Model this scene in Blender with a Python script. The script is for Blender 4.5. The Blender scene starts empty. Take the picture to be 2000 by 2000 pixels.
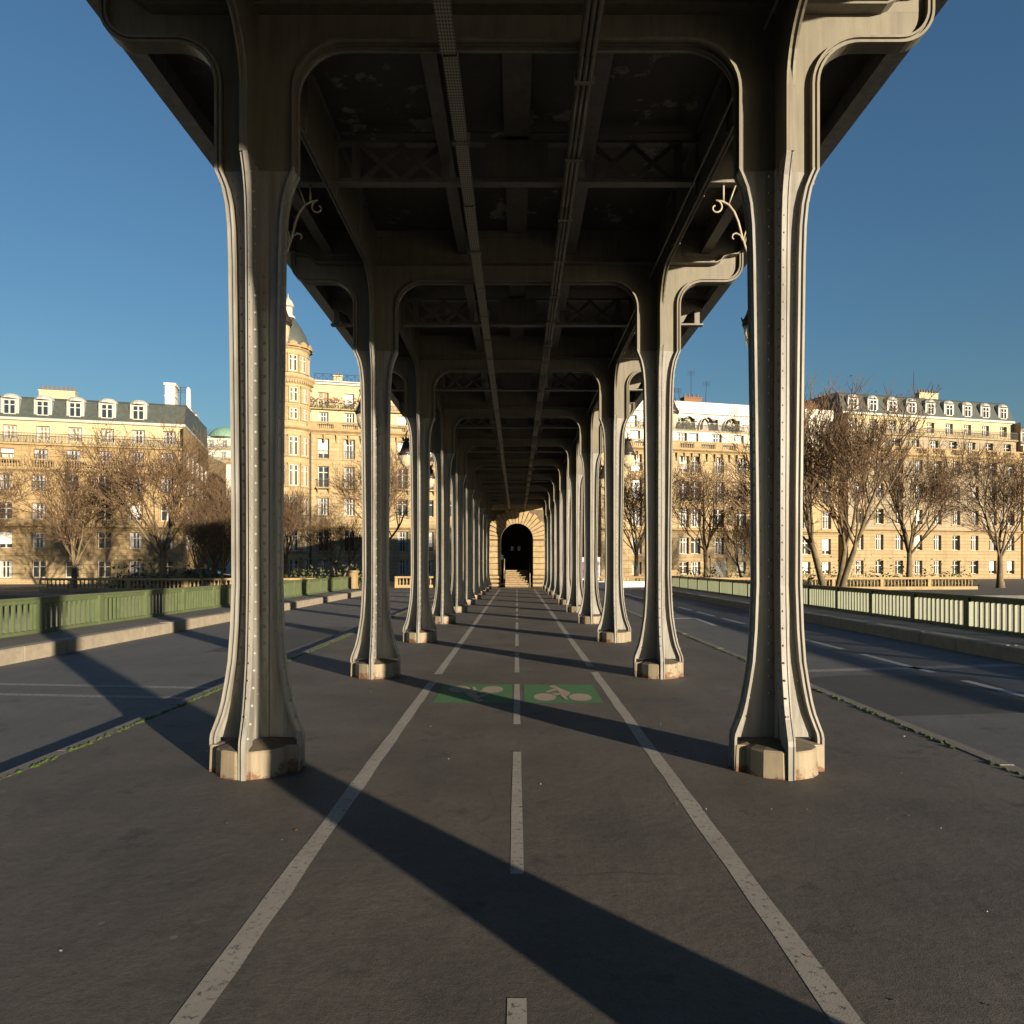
import bpy, math, random
from mathutils import Vector, Matrix
random.seed(7)
R = math.radians
PI = math.pi
scn = bpy.context.scene
COL = scn.collection

# ------------------------------------------------------------------ camera, sky, sun, exposure
EYE = 1.6
cam_d = bpy.data.cameras.new('camera'); cam = bpy.data.objects.new('camera', cam_d); COL.objects.link(cam)
cam.location = (0, 0, EYE); cam.rotation_euler = (R(90), 0, 0)
cam_d.sensor_width = 36.0; cam_d.lens = 36.0 * 1150 / 1554
cam_d.shift_x = -7.5 / 1554; cam_d.shift_y = 81.0 / 1554
cam_d.clip_start = 0.05; cam_d.clip_end = 3000
scn.camera = cam

SUN_EL = R(7.9)
SX, SY = 0.613, -0.790                       # ground direction towards the sun
world = bpy.data.worlds.new('World'); scn.world = world; world.use_nodes = True
wn = world.node_tree.nodes; wl = world.node_tree.links
bg = wn['Background']; sky = wn.new('ShaderNodeTexSky'); sky.sky_type = 'NISHITA'
sky.sun_disc = False; sky.sun_elevation = SUN_EL; sky.sun_rotation = math.atan2(SX, SY)
sky.altitude = 50; sky.air_density = 1.35; sky.dust_density = 0.25; sky.ozone_density = 4.4
wl.new(sky.outputs[0], bg.inputs[0]); bg.inputs[1].default_value = 0.053

sun_d = bpy.data.lights.new('sun', 'SUN'); sun_o = bpy.data.objects.new('sun', sun_d); COL.objects.link(sun_o)
sun_d.energy = 5.0; sun_d.angle = R(0.7); sun_d.color = (1.0, 0.84, 0.61)
sd = Vector((SX * math.cos(SUN_EL), SY * math.cos(SUN_EL), math.sin(SUN_EL)))
sun_o.rotation_euler = (-sd).to_track_quat('-Z', 'Y').to_euler()
sun_o.location = sd * 60

scn.view_settings.view_transform = 'Standard'; scn.view_settings.look = 'None'
scn.view_settings.exposure = 1.4; scn.view_settings.gamma = 1.0
scn.render.engine = 'CYCLES'
scn.cycles.max_bounces = 5; scn.cycles.diffuse_bounces = 1; scn.cycles.glossy_bounces = 2

# ------------------------------------------------------------------ materials
ALB = 0.71                                   # overall reflectance scale that goes with the exposure above
def newmat(name):
    m = bpy.data.materials.new(name); m.use_nodes = True
    return m, m.node_tree.nodes, m.node_tree.links, m.node_tree.nodes['Principled BSDF']

def coords(n, l, rnd=True, scale=(1, 1, 1)):
    tc = n.new('ShaderNodeTexCoord'); mp = n.new('ShaderNodeMapping')
    l.new(tc.outputs['Object'], mp.inputs[0]); mp.inputs['Scale'].default_value = scale
    if rnd:
        oi = n.new('ShaderNodeObjectInfo'); mu = n.new('ShaderNodeMath'); mu.operation = 'MULTIPLY'
        l.new(oi.outputs['Random'], mu.inputs[0]); mu.inputs[1].default_value = 37.0
        cb = n.new('ShaderNodeCombineXYZ'); l.new(mu.outputs[0], cb.inputs[0]); l.new(mu.outputs[0], cb.inputs[1])
        l.new(cb.outputs[0], mp.inputs['Location'])
    return mp.outputs[0], tc

def noise(n, l, vec, scale, detail=4, rough=0.6):
    t = n.new('ShaderNodeTexNoise'); l.new(vec, t.inputs['Vector'])
    t.inputs['Scale'].default_value = scale; t.inputs['Detail'].default_value = detail
    t.inputs['Roughness'].default_value = rough
    return t.outputs['Fac']

def ramp(n, l, fac, a, b):
    r = n.new('ShaderNodeMapRange'); l.new(fac, r.inputs[0]); r.clamp = True
    r.inputs[1].default_value = a; r.inputs[2].default_value = b
    return r.outputs[0]

def mix(n, l, fac, a, b):
    m = n.new('ShaderNodeMix'); m.data_type = 'RGBA'
    if isinstance(fac, float): m.inputs[0].default_value = fac
    else: l.new(fac, m.inputs[0])
    for i, c in ((6, a), (7, b)):
        if isinstance(c, tuple): m.inputs[i].default_value = (*[x * ALB for x in c], 1)
        else: l.new(c, m.inputs[i])
    return m.outputs[2]

def mul(n, l, a, b):
    m = n.new('ShaderNodeMath'); m.operation = 'MULTIPLY'
    l.new(a, m.inputs[0])
    if isinstance(b, (int, float)): m.inputs[1].default_value = b
    else: l.new(b, m.inputs[1])
    return m.outputs[0]

def bump(n, l, h, strength, dist, bsdf):
    b = n.new('ShaderNodeBump'); b.inputs['Strength'].default_value = strength; b.inputs['Distance'].default_value = dist
    l.new(h, b.inputs['Height']); l.new(b.outputs[0], bsdf.inputs['Normal'])

def simple(name, c1, c2=None, rough=0.6, scale=3.0, bumps=0.0, bdist=0.01, bscale=40.0, metallic=0.0, rnd=True, spec=None):
    m, n, l, b = newmat(name)
    v, _ = coords(n, l, rnd)
    c2 = c2 or tuple(x * 0.75 for x in c1)
    f = ramp(n, l, noise(n, l, v, scale, 6, 0.65), 0.3, 0.7)
    l.new(mix(n, l, f, c1, c2), b.inputs['Base Color'])
    b.inputs['Roughness'].default_value = rough; b.inputs['Metallic'].default_value = metallic
    if spec is not None: b.inputs['Specular IOR Level'].default_value = spec
    if bumps: bump(n, l, noise(n, l, v, bscale, 3), bumps, bdist, b)
    return m

def paint_iron(name, base, dirt, rust_amt=0.62, rust_z=None, rough=0.5):
    m, n, l, b = newmat(name)
    v, tc = coords(n, l, True)
    vs, _ = coords(n, l, True, (6, 6, 0.5))
    c = mix(n, l, ramp(n, l, noise(n, l, v, 2.2, 6, 0.65), 0.35, 0.75), base, tuple(x * 0.78 for x in base))
    c = mix(n, l, mul(n, l, ramp(n, l, noise(n, l, vs, 2.0, 6, 0.68), 0.42, 0.74), 0.75), c, dirt)
    rf = ramp(n, l, noise(n, l, v, 9.0, 7, 0.7), rust_amt, rust_amt + 0.06)
    if rust_z:
        sp = n.new('ShaderNodeSeparateXYZ'); l.new(tc.outputs['Object'], sp.inputs[0])
        nz = noise(n, l, v, 4.2, 7, 0.75)
        ad = n.new('ShaderNodeMath'); ad.operation = 'MULTIPLY_ADD'
        l.new(nz, ad.inputs[0]); ad.inputs[1].default_value = -0.62; l.new(sp.outputs[2], ad.inputs[2])
        low = ramp(n, l, ad.outputs[0], -0.265, -0.30)
        mx = n.new('ShaderNodeMath'); mx.operation = 'MAXIMUM'; l.new(low, mx.inputs[0]); l.new(rf, mx.inputs[1]); rf = mx.outputs[0]
    rc = mix(n, l, noise(n, l, v, 30.0, 3), (0.23, 0.10, 0.035), (0.07, 0.04, 0.025))
    c = mix(n, l, rf, c, rc)
    l.new(c, b.inputs['Base Color'])
    b.inputs['Roughness'].default_value = rough
    bump(n, l, noise(n, l, v, 60.0, 3), 0.12, 0.004, b)
    return m

def asphalt(name, c1, c2, stain=(0.05, 0.045, 0.042), rough=0.72, crack=True):
    m, n, l, b = newmat(name)
    v, _ = coords(n, l, False)
    big = ramp(n, l, noise(n, l, v, 0.62, 7, 0.66), 0.34, 0.66)
    c = mix(n, l, big, c1, c2)
    vl, _ = coords(n, l, False, (2.6, 0.25, 1))
    c = mix(n, l, mul(n, l, ramp(n, l, noise(n, l, vl, 1.3, 5, 0.6), 0.5, 0.8), 0.4), c, tuple(x * 0.62 for x in c2))
    c = mix(n, l, mul(n, l, ramp(n, l, noise(n, l, v, 14.0, 5, 0.7), 0.45, 0.75), 0.45), c, tuple(x * 0.55 for x in c2))
    c = mix(n, l, mul(n, l, ramp(n, l, noise(n, l, v, 45.0, 3, 0.7), 0.5, 0.72), 0.5), c, tuple(x * 0.5 for x in c2))
    fine = noise(n, l, v, 160.0, 2, 0.7)
    c = mix(n, l, mul(n, l, ramp(n, l, fine, 0.42, 0.72), 0.55), c, tuple(x * 0.45 for x in c2))
    c = mix(n, l, mul(n, l, ramp(n, l, noise(n, l, v, 210.0, 1, 0.5), 0.68, 0.74), 0.8), c, (0.34, 0.31, 0.27))
    # stains with shapes of their own
    st = mul(n, l, ramp(n, l, noise(n, l, v, 1.9, 7, 0.72), 0.58, 0.68), 0.75)
    c = mix(n, l, st, c, stain)
    # gum spots
    vo = n.new('ShaderNodeTexVoronoi'); l.new(v, vo.inputs['Vector']); vo.inputs['Scale'].default_value = 2.3
    gum = ramp(n, l, vo.outputs['Distance'], 0.045, 0.03)
    sel = n.new('ShaderNodeSeparateColor'); l.new(vo.outputs['Color'], sel.inputs[0])
    gum = mul(n, l, gum, ramp(n, l, sel.outputs[0], 0.55, 0.56))
    c = mix(n, l, mul(n, l, gum, 0.55), c, (0.24, 0.22, 0.2))
    h = fine
    if crack:
        vd = n.new('ShaderNodeTexNoise'); l.new(v, vd.inputs['Vector']); vd.inputs['Scale'].default_value = 2.0; vd.inputs['Detail'].default_value = 5
        vm = n.new('ShaderNodeMix'); vm.data_type = 'VECTOR'; vm.inputs[0].default_value = 0.22
        l.new(v, vm.inputs[4]); l.new(vd.outputs['Color'], vm.inputs[5])
        vc = n.new('ShaderNodeTexVoronoi'); vc.feature = 'DISTANCE_TO_EDGE'; vc.inputs['Scale'].default_value = 0.55
        l.new(vm.outputs[1], vc.inputs['Vector'])
        cr = mul(n, l, ramp(n, l, vc.outputs['Distance'], 0.006, 0.001), ramp(n, l, noise(n, l, v, 0.35, 3), 0.52, 0.6))
        c = mix(n, l, mul(n, l, cr, 0.45), c, (0.03, 0.028, 0.026))
    l.new(c, b.inputs['Base Color'])
    b.inputs['Roughness'].default_value = rough
    b.inputs['Specular IOR Level'].default_value = 0.35
    ad = n.new('ShaderNodeMath'); ad.operation = 'MULTIPLY_ADD'; l.new(noise(n, l, v, 9.0, 6, 0.72), ad.inputs[0]); ad.inputs[1].default_value = 3.0; l.new(h, ad.inputs[2])
    bump(n, l, ad.outputs[0], 0.2, 0.008, b)
    return m

def roadpaint(name, col, under, wear=0.6):
    m, n, l, b = newmat(name)
    v, _ = coords(n, l, False)
    w = ramp(n, l, noise(n, l, v, 26.0, 8, 0.8), wear, wear + 0.05)
    w2 = ramp(n, l, noise(n, l, v, 170.0, 2, 0.6), 0.66, 0.70)
    mx = n.new('ShaderNodeMath'); mx.operation = 'MAXIMUM'; l.new(w, mx.inputs[0]); l.new(mul(n, l, w2, 0.7), mx.inputs[1])
    c = mix(n, l, ramp(n, l, noise(n, l, v, 3.0, 5), 0.3, 0.7), col, tuple(x * 0.78 for x in col))
    l.new(mix(n, l, mx.outputs[0], c, under), b.inputs['Base Color'])
    b.inputs['Roughness'].default_value = 0.7
    bump(n, l, noise(n, l, v, 140.0, 2), 0.25, 0.003, b)
    return m

def stone(name, c1, c2, scale=0.25, bw=1.1, bh=0.45, joint=0.55, stainc=(0.16, 0.12, 0.075), spread=0.5):
    m, n, l, b = newmat(name)
    tc = n.new('ShaderNodeTexCoord'); sp = n.new('ShaderNodeSeparateXYZ'); l.new(tc.outputs['Object'], sp.inputs[0])
    ad = n.new('ShaderNodeMath'); ad.operation = 'ADD'; l.new(sp.outputs[0], ad.inputs[0]); l.new(sp.outputs[1], ad.inputs[1])
    cb = n.new('ShaderNodeCombineXYZ'); l.new(ad.outputs[0], cb.inputs[0]); l.new(sp.outputs[2], cb.inputs[1])
    br = n.new('ShaderNodeTexBrick'); l.new(cb.outputs[0], br.inputs['Vector'])
    br.inputs['Scale'].default_value = 1.0; br.inputs['Brick Width'].default_value = bw; br.inputs['Row Height'].default_value = bh
    br.inputs['Mortar Size'].default_value = 0.018; br.inputs['Mortar Smooth'].default_value = 0.3
    br.inputs['Color1'].default_value = (*[x * ALB for x in c1], 1); br.inputs['Color2'].default_value = (*[x * ALB for x in c2], 1)
    br.inputs['Mortar'].default_value = (*[x * joint * ALB for x in c1], 1)
    v = tc.outputs['Object']
    vs, _ = coords(n, l, False, (1.2, 1.2, 0.18))
    c = mix(n, l, mul(n, l, ramp(n, l, noise(n, l, vs, 1.1, 6, 0.65), 0.5, 0.78), spread), br.outputs['Color'], stainc)
    c = mix(n, l, mul(n, l, ramp(n, l, noise(n, l, v, 0.6, 6, 0.65), 0.45, 0.75), 0.4), c, tuple(x * 0.7 for x in c2))
    l.new(c, b.inputs['Base Color']); b.inputs['Roughness'].default_value = 0.85
    inv = n.new('ShaderNodeMath'); inv.operation = 'SUBTRACT'; inv.inputs[0].default_value = 1.0; l.new(br.outputs['Fac'], inv.inputs[1])
    bump(n, l, inv.outputs[0], 0.6, 0.03, b)
    return m

M = {}
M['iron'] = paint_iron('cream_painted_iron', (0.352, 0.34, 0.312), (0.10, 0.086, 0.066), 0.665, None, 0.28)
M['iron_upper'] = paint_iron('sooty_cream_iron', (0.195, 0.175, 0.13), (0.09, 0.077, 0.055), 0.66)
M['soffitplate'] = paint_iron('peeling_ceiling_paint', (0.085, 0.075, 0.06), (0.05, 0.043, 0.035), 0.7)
M['grime'] = simple('grimy_iron_ledge', (0.13, 0.105, 0.075), (0.07, 0.06, 0.045), 0.85, 9)
M['mortar'] = simple('dark_mortar', (0.17, 0.125, 0.075), (0.1, 0.075, 0.05), 0.95, 4)
M['iron_base'] = paint_iron('rusty_cream_cast_iron', (0.33, 0.275, 0.19), (0.16, 0.12, 0.075), 0.62, True, 0.75)
M['iron_soffit'] = paint_iron('dark_painted_iron', (0.18, 0.165, 0.14), (0.09, 0.08, 0.065), 0.66)  # darker coat than the columns, for beams under the deck
M['tray'] = simple('zinc_tray', (0.22, 0.2, 0.165), (0.13, 0.115, 0.09), 0.5, 8)
M['scroll'] = simple('wrought_iron_paint', (0.48, 0.43, 0.32), (0.3, 0.25, 0.17), 0.5, 10)
M['darkiron'] = simple('dark_lantern_iron', (0.045, 0.038, 0.03), (0.025, 0.02, 0.016), 0.45, 8)
ASP = (0.182, 0.160, 0.141); ASP2 = (0.100, 0.089, 0.08)
M['asphalt'] = asphalt('promenade_asphalt', ASP, ASP2)
M['road'] = asphalt('road_asphalt', (0.165, 0.168, 0.172), (0.125, 0.127, 0.13), crack=False)
M['walk'] = asphalt('sidewalk_asphalt', (0.2, 0.185, 0.17), (0.15, 0.138, 0.128), crack=False)
M['farroad'] = asphalt('quay_asphalt', (0.16, 0.15, 0.14), (0.11, 0.105, 0.1), crack=False)
M['white'] = roadpaint('worn_white_road_paint', (0.43, 0.395, 0.355), ASP2, 0.55)
M['white2'] = roadpaint('white_road_paint', (0.62, 0.6, 0.57), (0.09, 0.088, 0.088), 0.62)
M['faint'] = roadpaint('faint_road_paint', (0.34, 0.33, 0.32), (0.095, 0.093, 0.092), 0.5)
M['green'] = roadpaint('green_road_paint', (0.065, 0.215, 0.072), (0.1, 0.12, 0.08), 0.61)
M['pale'] = roadpaint('pale_pink_road_paint', (0.46, 0.36, 0.29), (0.16, 0.16, 0.12), 0.66)
M['granite'] = simple('granite_kerb', (0.36, 0.31, 0.24), (0.25, 0.215, 0.17), 0.8, 5, 0.3, 0.01, 60)
M['kerbdark'] = simple('median_kerb_granite', (0.22, 0.2, 0.18), (0.15, 0.14, 0.125), 0.8, 5, 0.3, 0.01, 60)
M['moss'] = simple('moss', (0.09, 0.15, 0.012), (0.05, 0.08, 0.012), 0.9, 14)
M['railgreen'] = simple('green_painted_railing', (0.118, 0.152, 0.07), (0.085, 0.112, 0.052), 0.5, 3)
M['limestone'] = stone('golden_limestone', (0.47, 0.36, 0.20), (0.40, 0.30, 0.16), bw=1.4, bh=0.48)
M['greystone'] = stone('grey_limestone', (0.36, 0.30, 0.21), (0.30, 0.245, 0.165), bw=1.3, bh=0.45)
M['warmstone'] = stone('weathered_limestone', (0.42, 0.30, 0.15), (0.34, 0.24, 0.115), bw=1.4, bh=0.45)
M['rustic'] = stone('rusticated_limestone', (0.40, 0.30, 0.165), (0.33, 0.245, 0.13), bw=3.2, bh=0.42, joint=0.35)
M['cream'] = simple('cream_render', (0.60, 0.50, 0.30), (0.52, 0.43, 0.25), 0.85, 0.7)
M['whitewall'] = simple('white_render', (0.70, 0.66, 0.57), (0.62, 0.58, 0.49), 0.85, 0.7)
M['trim'] = simple('carved_limestone', (0.44, 0.32, 0.165), (0.28, 0.195, 0.095), 0.85, 2.2)
M['slate'] = simple('slate_roof', (0.085, 0.10, 0.09), (0.05, 0.06, 0.055), 0.5, 3)
M['zinc'] = simple('zinc_roof', (0.5, 0.48, 0.44), (0.38, 0.37, 0.34), 0.45, 1)
M['copper'] = simple('green_copper_dome', (0.2, 0.36, 0.27), (0.16, 0.29, 0.22), 0.6, 2)
M['brick'] = simple('brick_chimney', (0.28, 0.13, 0.07), (0.18, 0.085, 0.05), 0.9, 6)
M['frame'] = simple('white_window_frame', (0.6, 0.58, 0.54), (0.48, 0.46, 0.43), 0.5, 4)
M['blind'] = simple('white_blind', (0.85, 0.82, 0.75), (0.78, 0.75, 0.68), 0.8, 4)
M['shutter'] = simple('lilac_shutter', (0.52, 0.42, 0.5), (0.45, 0.36, 0.44), 0.7, 4)
M['curtain'] = simple('pale_curtain', (0.5, 0.5, 0.5), (0.3, 0.31, 0.32), 0.9, 5)
gm, gn, gl, gb = newmat('window_glass')
gb.inputs['Base Color'].default_value = (0.02, 0.025, 0.03, 1); gb.inputs['Roughness'].default_value = 0.06
gb.inputs['Specular IOR Level'].default_value = 0.8; M['glass'] = gm
gm, gn, gl, gb = newmat('lantern_glass')
gb.inputs['Base Color'].default_value = (0.75, 0.66, 0.48, 1); gb.inputs['Roughness'].default_value = 0.12
gb.inputs['Transmission Weight'].default_value = 0.6; gb.inputs['IOR'].default_value = 1.25; M['lampglass'] = gm
M['wroughtblack'] = simple('black_balcony_iron', (0.05, 0.045, 0.04), (0.03, 0.03, 0.03), 0.5, 5)
M['bark'] = simple('plane_tree_bark', (0.21, 0.165, 0.09), (0.075, 0.055, 0.035), 0.9, 2.5, 0.4, 0.02, 14)
M['twig'] = simple('winter_twigs', (0.165, 0.10, 0.05), (0.08, 0.048, 0.025), 0.9, 1.0)
M['deadleaf'] = simple('dry_leaves', (0.2, 0.10, 0.035), (0.12, 0.06, 0.025), 0.9, 1)
M['hedge'] = simple('clipped_hedge_leaves', (0.11, 0.115, 0.03), (0.06, 0.07, 0.02), 0.9, 2)
M['flower'] = simple('red_balcony_flowers', (0.32, 0.06, 0.04), (0.16, 0.07, 0.03), 0.9, 8)
M['gatestone'] = simple('portal_stone', (0.46, 0.345, 0.185), (0.27, 0.195, 0.10), 0.85, 2.8, 0.35, 0.02, 25)
M['tunnel'] = simple('dark_masonry', (0.2, 0.17, 0.14), (0.12, 0.1, 0.085), 0.9, 2)  # portal interior, darker in colour than the outer stone
M['step'] = simple('stone_steps', (0.25, 0.18, 0.105), (0.15, 0.105, 0.065), 0.85, 5)
M['water'] = simple('river_water', (0.03, 0.045, 0.04), (0.025, 0.035, 0.03), 0.12, 0.4, 0.3, 0.05, 3)
M['carpaint'] = simple('dark_blue_car_paint', (0.02, 0.035, 0.05), (0.015, 0.028, 0.04), 0.25, 2)
M['tyre'] = simple('tyre_rubber', (0.02, 0.02, 0.02), (0.015, 0.015, 0.015), 0.9, 4)
M['rim'] = simple('alloy_rim', (0.5, 0.5, 0.5), (0.4, 0.4, 0.4), 0.3, 4, metallic=0.8)
M['redlamp'] = simple('red_lamp_plastic', (0.45, 0.02, 0.02), (0.4, 0.015, 0.02), 0.3, 4)
M['posterblue'] = simple('blue_poster', (0.05, 0.1, 0.3), (0.25, 0.08, 0.1), 0.6, 2.2)
M['signwhite'] = simple('white_sign_plate', (0.8, 0.79, 0.76), (0.72, 0.71, 0.68), 0.5, 4)
M['cardboard'] = simple('olive_green_canopy', (0.12, 0.15, 0.05), (0.08, 0.1, 0.04), 0.8, 4)
M['hill'] = simple('far_hillside', (0.14, 0.11, 0.07), (0.1, 0.08, 0.05), 0.95, 0.05)

def add_peel(m, col):
    n, l = m.node_tree.nodes, m.node_tree.links; b = n['Principled BSDF']
    src = b.inputs['Base Color'].links[0].from_socket
    v, _ = coords(n, l, True)
    f = mul(n, l, ramp(n, l, noise(n, l, v, 1.7, 9, 0.72), 0.57, 0.60), ramp(n, l, noise(n, l, v, 0.7, 3, 0.5), 0.45, 0.55))
    l.new(mix(n, l, f, src, col), b.inputs['Base Color'])
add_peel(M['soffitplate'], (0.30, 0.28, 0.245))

# ------------------------------------------------------------------ mesh helpers
class MB:
    def __init__(s): s.v = []; s.f = []
    def add(s, vs, fs):
        o = len(s.v); s.v += [tuple(p) for p in vs]; s.f += [tuple(i + o for i in f) for f in fs]; return s
    def box(s, x0, x1, y0, y1, z0, z1):
        return s.add([(x0, y0, z0), (x1, y0, z0), (x1, y1, z0), (x0, y1, z0), (x0, y0, z1), (x1, y0, z1), (x1, y1, z1), (x0, y1, z1)],
                     [(0, 3, 2, 1), (4, 5, 6, 7), (0, 1, 5, 4), (1, 2, 6, 5), (2, 3, 7, 6), (3, 0, 4, 7)])
    def loft(s, rings, cap=True, closed=True):
        n = len(rings[0]); o = len(s.v)
        for r in rings: s.v += [tuple(p) for p in r]
        for i in range(len(rings) - 1):
            for j in range(n if closed else n - 1):
                k = (j + 1) % n
                s.f.append((o + i * n + j, o + i * n + k, o + (i + 1) * n + k, o + (i + 1) * n + j))
        if cap:
            s.f.append(tuple(o + j for j in reversed(range(n))))
            s.f.append(tuple(o + (len(rings) - 1) * n + j for j in range(n)))
        return s
    def tube(s, pts, rad, n=6, cap=True):
        pts = [Vector(p) for p in pts]; rings = []
        up = None
        for i, p in enumerate(pts):
            d = (pts[min(i + 1, len(pts) - 1)] - pts[max(i - 1, 0)])
            if d.length < 1e-9: d = Vector((0, 0, 1))
            d.normalize()
            if up is None:
                up = Vector((0, 0, 1)) if abs(d.z) < 0.9 else Vector((1, 0, 0))
                a = d.cross(up).normalized()
            else:
                a = (a - d * a.dot(d))
                a = a.normalized() if a.length > 1e-6 else d.orthogonal().normalized()
            b = d.cross(a)
            r = rad[i] if isinstance(rad, (list, tuple)) else rad
            rings.append([p + (a * math.cos(2 * PI * k / n) + b * math.sin(2 * PI * k / n)) * r for k in range(n)])
        return s.loft(rings, cap)
    def lathe(s, prof, n=12, c=(0, 0, 0), a0=0, a1=2 * PI):
        full = abs(a1 - a0 - 2 * PI) < 1e-6
        m = n if full else n + 1
        rings = [[(c[0] + r * math.cos(a0 + (a1 - a0) * k / n), c[1] + r * math.sin(a0 + (a1 - a0) * k / n), c[2] + z) for k in range(m)] for r, z in prof]
        return s.loft(rings, False, full)
    def xf(s, mat):
        s.v = [tuple(mat @ Vector(p)) for p in s.v]; return s
    def mirx(s):
        s.v = [(-x, y, z) for x, y, z in s.v]; s.f = [tuple(reversed(f)) for f in s.f]; return s
    def mesh(s, name, mat, smooth=False):
        me = bpy.data.meshes.new(name); me.from_pydata(s.v, [], s.f)
        me.materials.append(M[mat] if isinstance(mat, str) else mat)
        if smooth:
            me.polygons.foreach_set('use_smooth', [True] * len(me.polygons))
        me.update(); return me
    def build(s, name, mat, parent=None, loc=(0, 0, 0), smooth=False):
        return link(name, s.mesh(name, mat, smooth), parent, loc)

def link(name, me, parent=None, loc=(0, 0, 0), rotz=0.0, scale=None):
    o = bpy.data.objects.new(name, me); COL.objects.link(o); o.location = loc
    if rotz: o.rotation_euler = (0, 0, rotz)
    if scale: o.scale = scale
    if parent: o.parent = parent
    return o
def tag(o, label, cat, group=None, kind=None):
    if label: o['label'] = label
    if cat: o['category'] = cat
    if group: o['group'] = group
    if kind: o['kind'] = kind
    return o
def thing(name, label, cat, loc=(0, 0, 0), rotz=0.0, group=None, kind=None):
    return tag(link(name, None, None, loc, rotz), label, cat, group, kind)
def copy_tree(o, parent=None):
    c = o.copy(); COL.objects.link(c); c.parent = parent
    for ch in o.children: copy_tree(ch, c)
    return c
def struct(o): o['kind'] = 'structure'; return o
def stuff(o): o['kind'] = 'stuff'; return o
def arc(cx, cy, r, a0, a1, n): return [(cx + r * math.cos(R(a0 + (a1 - a0) * i / n)), cy + r * math.sin(R(a0 + (a1 - a0) * i / n))) for i in range(n + 1)]
ORD = ['zeroth', 'first', 'second', 'third', 'fourth', 'fifth', 'sixth', 'seventh', 'eighth', 'ninth', 'tenth', 'eleventh']

S = 5.0; D1 = 5.975; XC = 2.045
ROWS = list(range(-7, 11))                      # row 1 is the first pair in view
def yrow(k): return D1 + (k - 1) * S
YA, YB = yrow(-7) - 2.5, 54.9                   # ends of the iron viaduct
ROAD = -0.12; WALK = 0.15; XM = 3.85; XK = 8.8; XR = 10.35; YEND = 51.8

# ------------------------------------------------------------------ ground, roads, pavements
g = struct(MB().add([(-900, YEND, ROAD), (900, YEND, ROAD), (900, 1800, ROAD), (-900, 1800, ROAD)], [(0, 1, 2, 3)]).build('ground', 'farroad'))
struct(MB().add([(-900, -900, -8.5), (900, -900, -8.5), (900, 50, -8.5), (-900, 50, -8.5)], [(0, 1, 2, 3)]).build('river', 'water'))
emb = MB().box(-900, -XR - 0.5, 43.5, 51.79, -9, ROAD - 0.004).box(XR + 0.5, 900, 43.5, 51.79, -9, ROAD - 0.004)
struct(emb.build('embankment', 'farroad'))
struct(MB().box(-XR - 0.4, XR + 0.4, -60, YEND - 0.01, -1.4, ROAD - 0.01).build('bridge_deck', 'granite'))

promenade = struct(MB().add([(-XM, -60, 0), (XM, -60, 0), (XM, 55.9, 0), (-XM, 55.9, 0)], [(0, 1, 2, 3)]).build('promenade', 'asphalt'))
for sx in (-1, 1):
    a, b = sorted((sx * 4.0, sx * XK))
    rd = struct(MB().add([(a, -60, ROAD), (b, -60, ROAD), (b, YEND, ROAD + .004), (a, YEND, ROAD + .004)], [(0, 1, 2, 3)]).build('road', 'road'))
    a, b = sorted((sx * (XK + 0.28), sx * (XR + 0.4)))
    sw = struct(MB().add([(a, -60, WALK), (b, -60, WALK), (b, YEND, WALK), (a, YEND, WALK)], [(0, 1, 2, 3)]).build('sidewalk', 'walk'))
    # granite kerb of the outer sidewalk and of the promenade, stone by stone
    y = -4.0; ms = []
    for q in range(4):
        L = 1.25 + 0.1 * q; w = 0.28; h = WALK - ROAD + 0.1; bv = 0.025
        pr = [(0, -0.1), (0, h - 0.1 - bv), (bv, h - 0.1), (w, h - 0.1), (w, -0.1)]
        mb = MB().loft([[(sx * px, yy, ROAD + pz) for px, pz in (pr if sx > 0 else pr[::-1])] for yy in (0.008, L - 0.008)])
        if sx < 0: mb.f = [tuple(f) for f in mb.f]
        ms.append((mb.mesh('kerb_stone', 'granite'), L))
    while y < YEND - 1.6:
        me, L = random.choice(ms)
        o = link('kerb_stone', me, sw, (sx * XK + random.uniform(-.006, .006), y, random.uniform(-.006, .006))); y += L
    ms = []
    for q in range(3):
        L = 0.95 + 0.12 * q; pr = [(0, -0.1), (0.15, -0.1), (0.15, 0.0 - ROAD - 0.028 - 0.0), (0.125, -ROAD + 0.004), (0, -ROAD + 0.004)]
        mb = MB().loft([[(sx * px, yy, ROAD + pz) for px, pz in (pr if sx < 0 else pr[::-1])] for yy in (0.006, L - 0.006)])
        ms.append((mb.mesh('kerb_stone', 'kerbdark'), L))
    y = 0.0
    while y < 54.2:
        me, L = random.choice(ms)
        link('kerb_stone', me, promenade, (sx * XM + random.uniform(-.004, .004), y, random.uniform(-.004, .003))); y += L

# moss along the joints
for sx, lab in ((-1, 'bright green moss in the kerb joint on the left'), (1, 'bright green moss in the kerb joint on the right')):
    mb = MB(); rr = random.Random(3 + sx)
    for i in range(1500):
        y = rr.uniform(3.0, 34)
        dens = 0.5 + 0.5 * math.sin(y * 0.9 + sx) + 0.35 * math.sin(y * 2.7)
        if sx > 0 and rr.random() > 0.5: continue
        if rr.random() > 0.35 + 0.65 * max(0, dens): continue
        x = sx * (XM - 0.012 + rr.gauss(0, 0.016)); s = rr.uniform(0.010, 0.026)
        a = rr.uniform(0, PI)
        mb.add([(x + s * math.cos(a + q * 2 * PI / 5), y + 2.2 * s * math.sin(a + q * 2 * PI / 5), 0.003) for q in range(5)] + [(x, y, 0.006 + s * 0.55)],
               [(q, (q + 1) % 5, 5) for q in range(5)])
    tag(mb.build('moss', 'moss'), lab, 'moss', kind='stuff')

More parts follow.
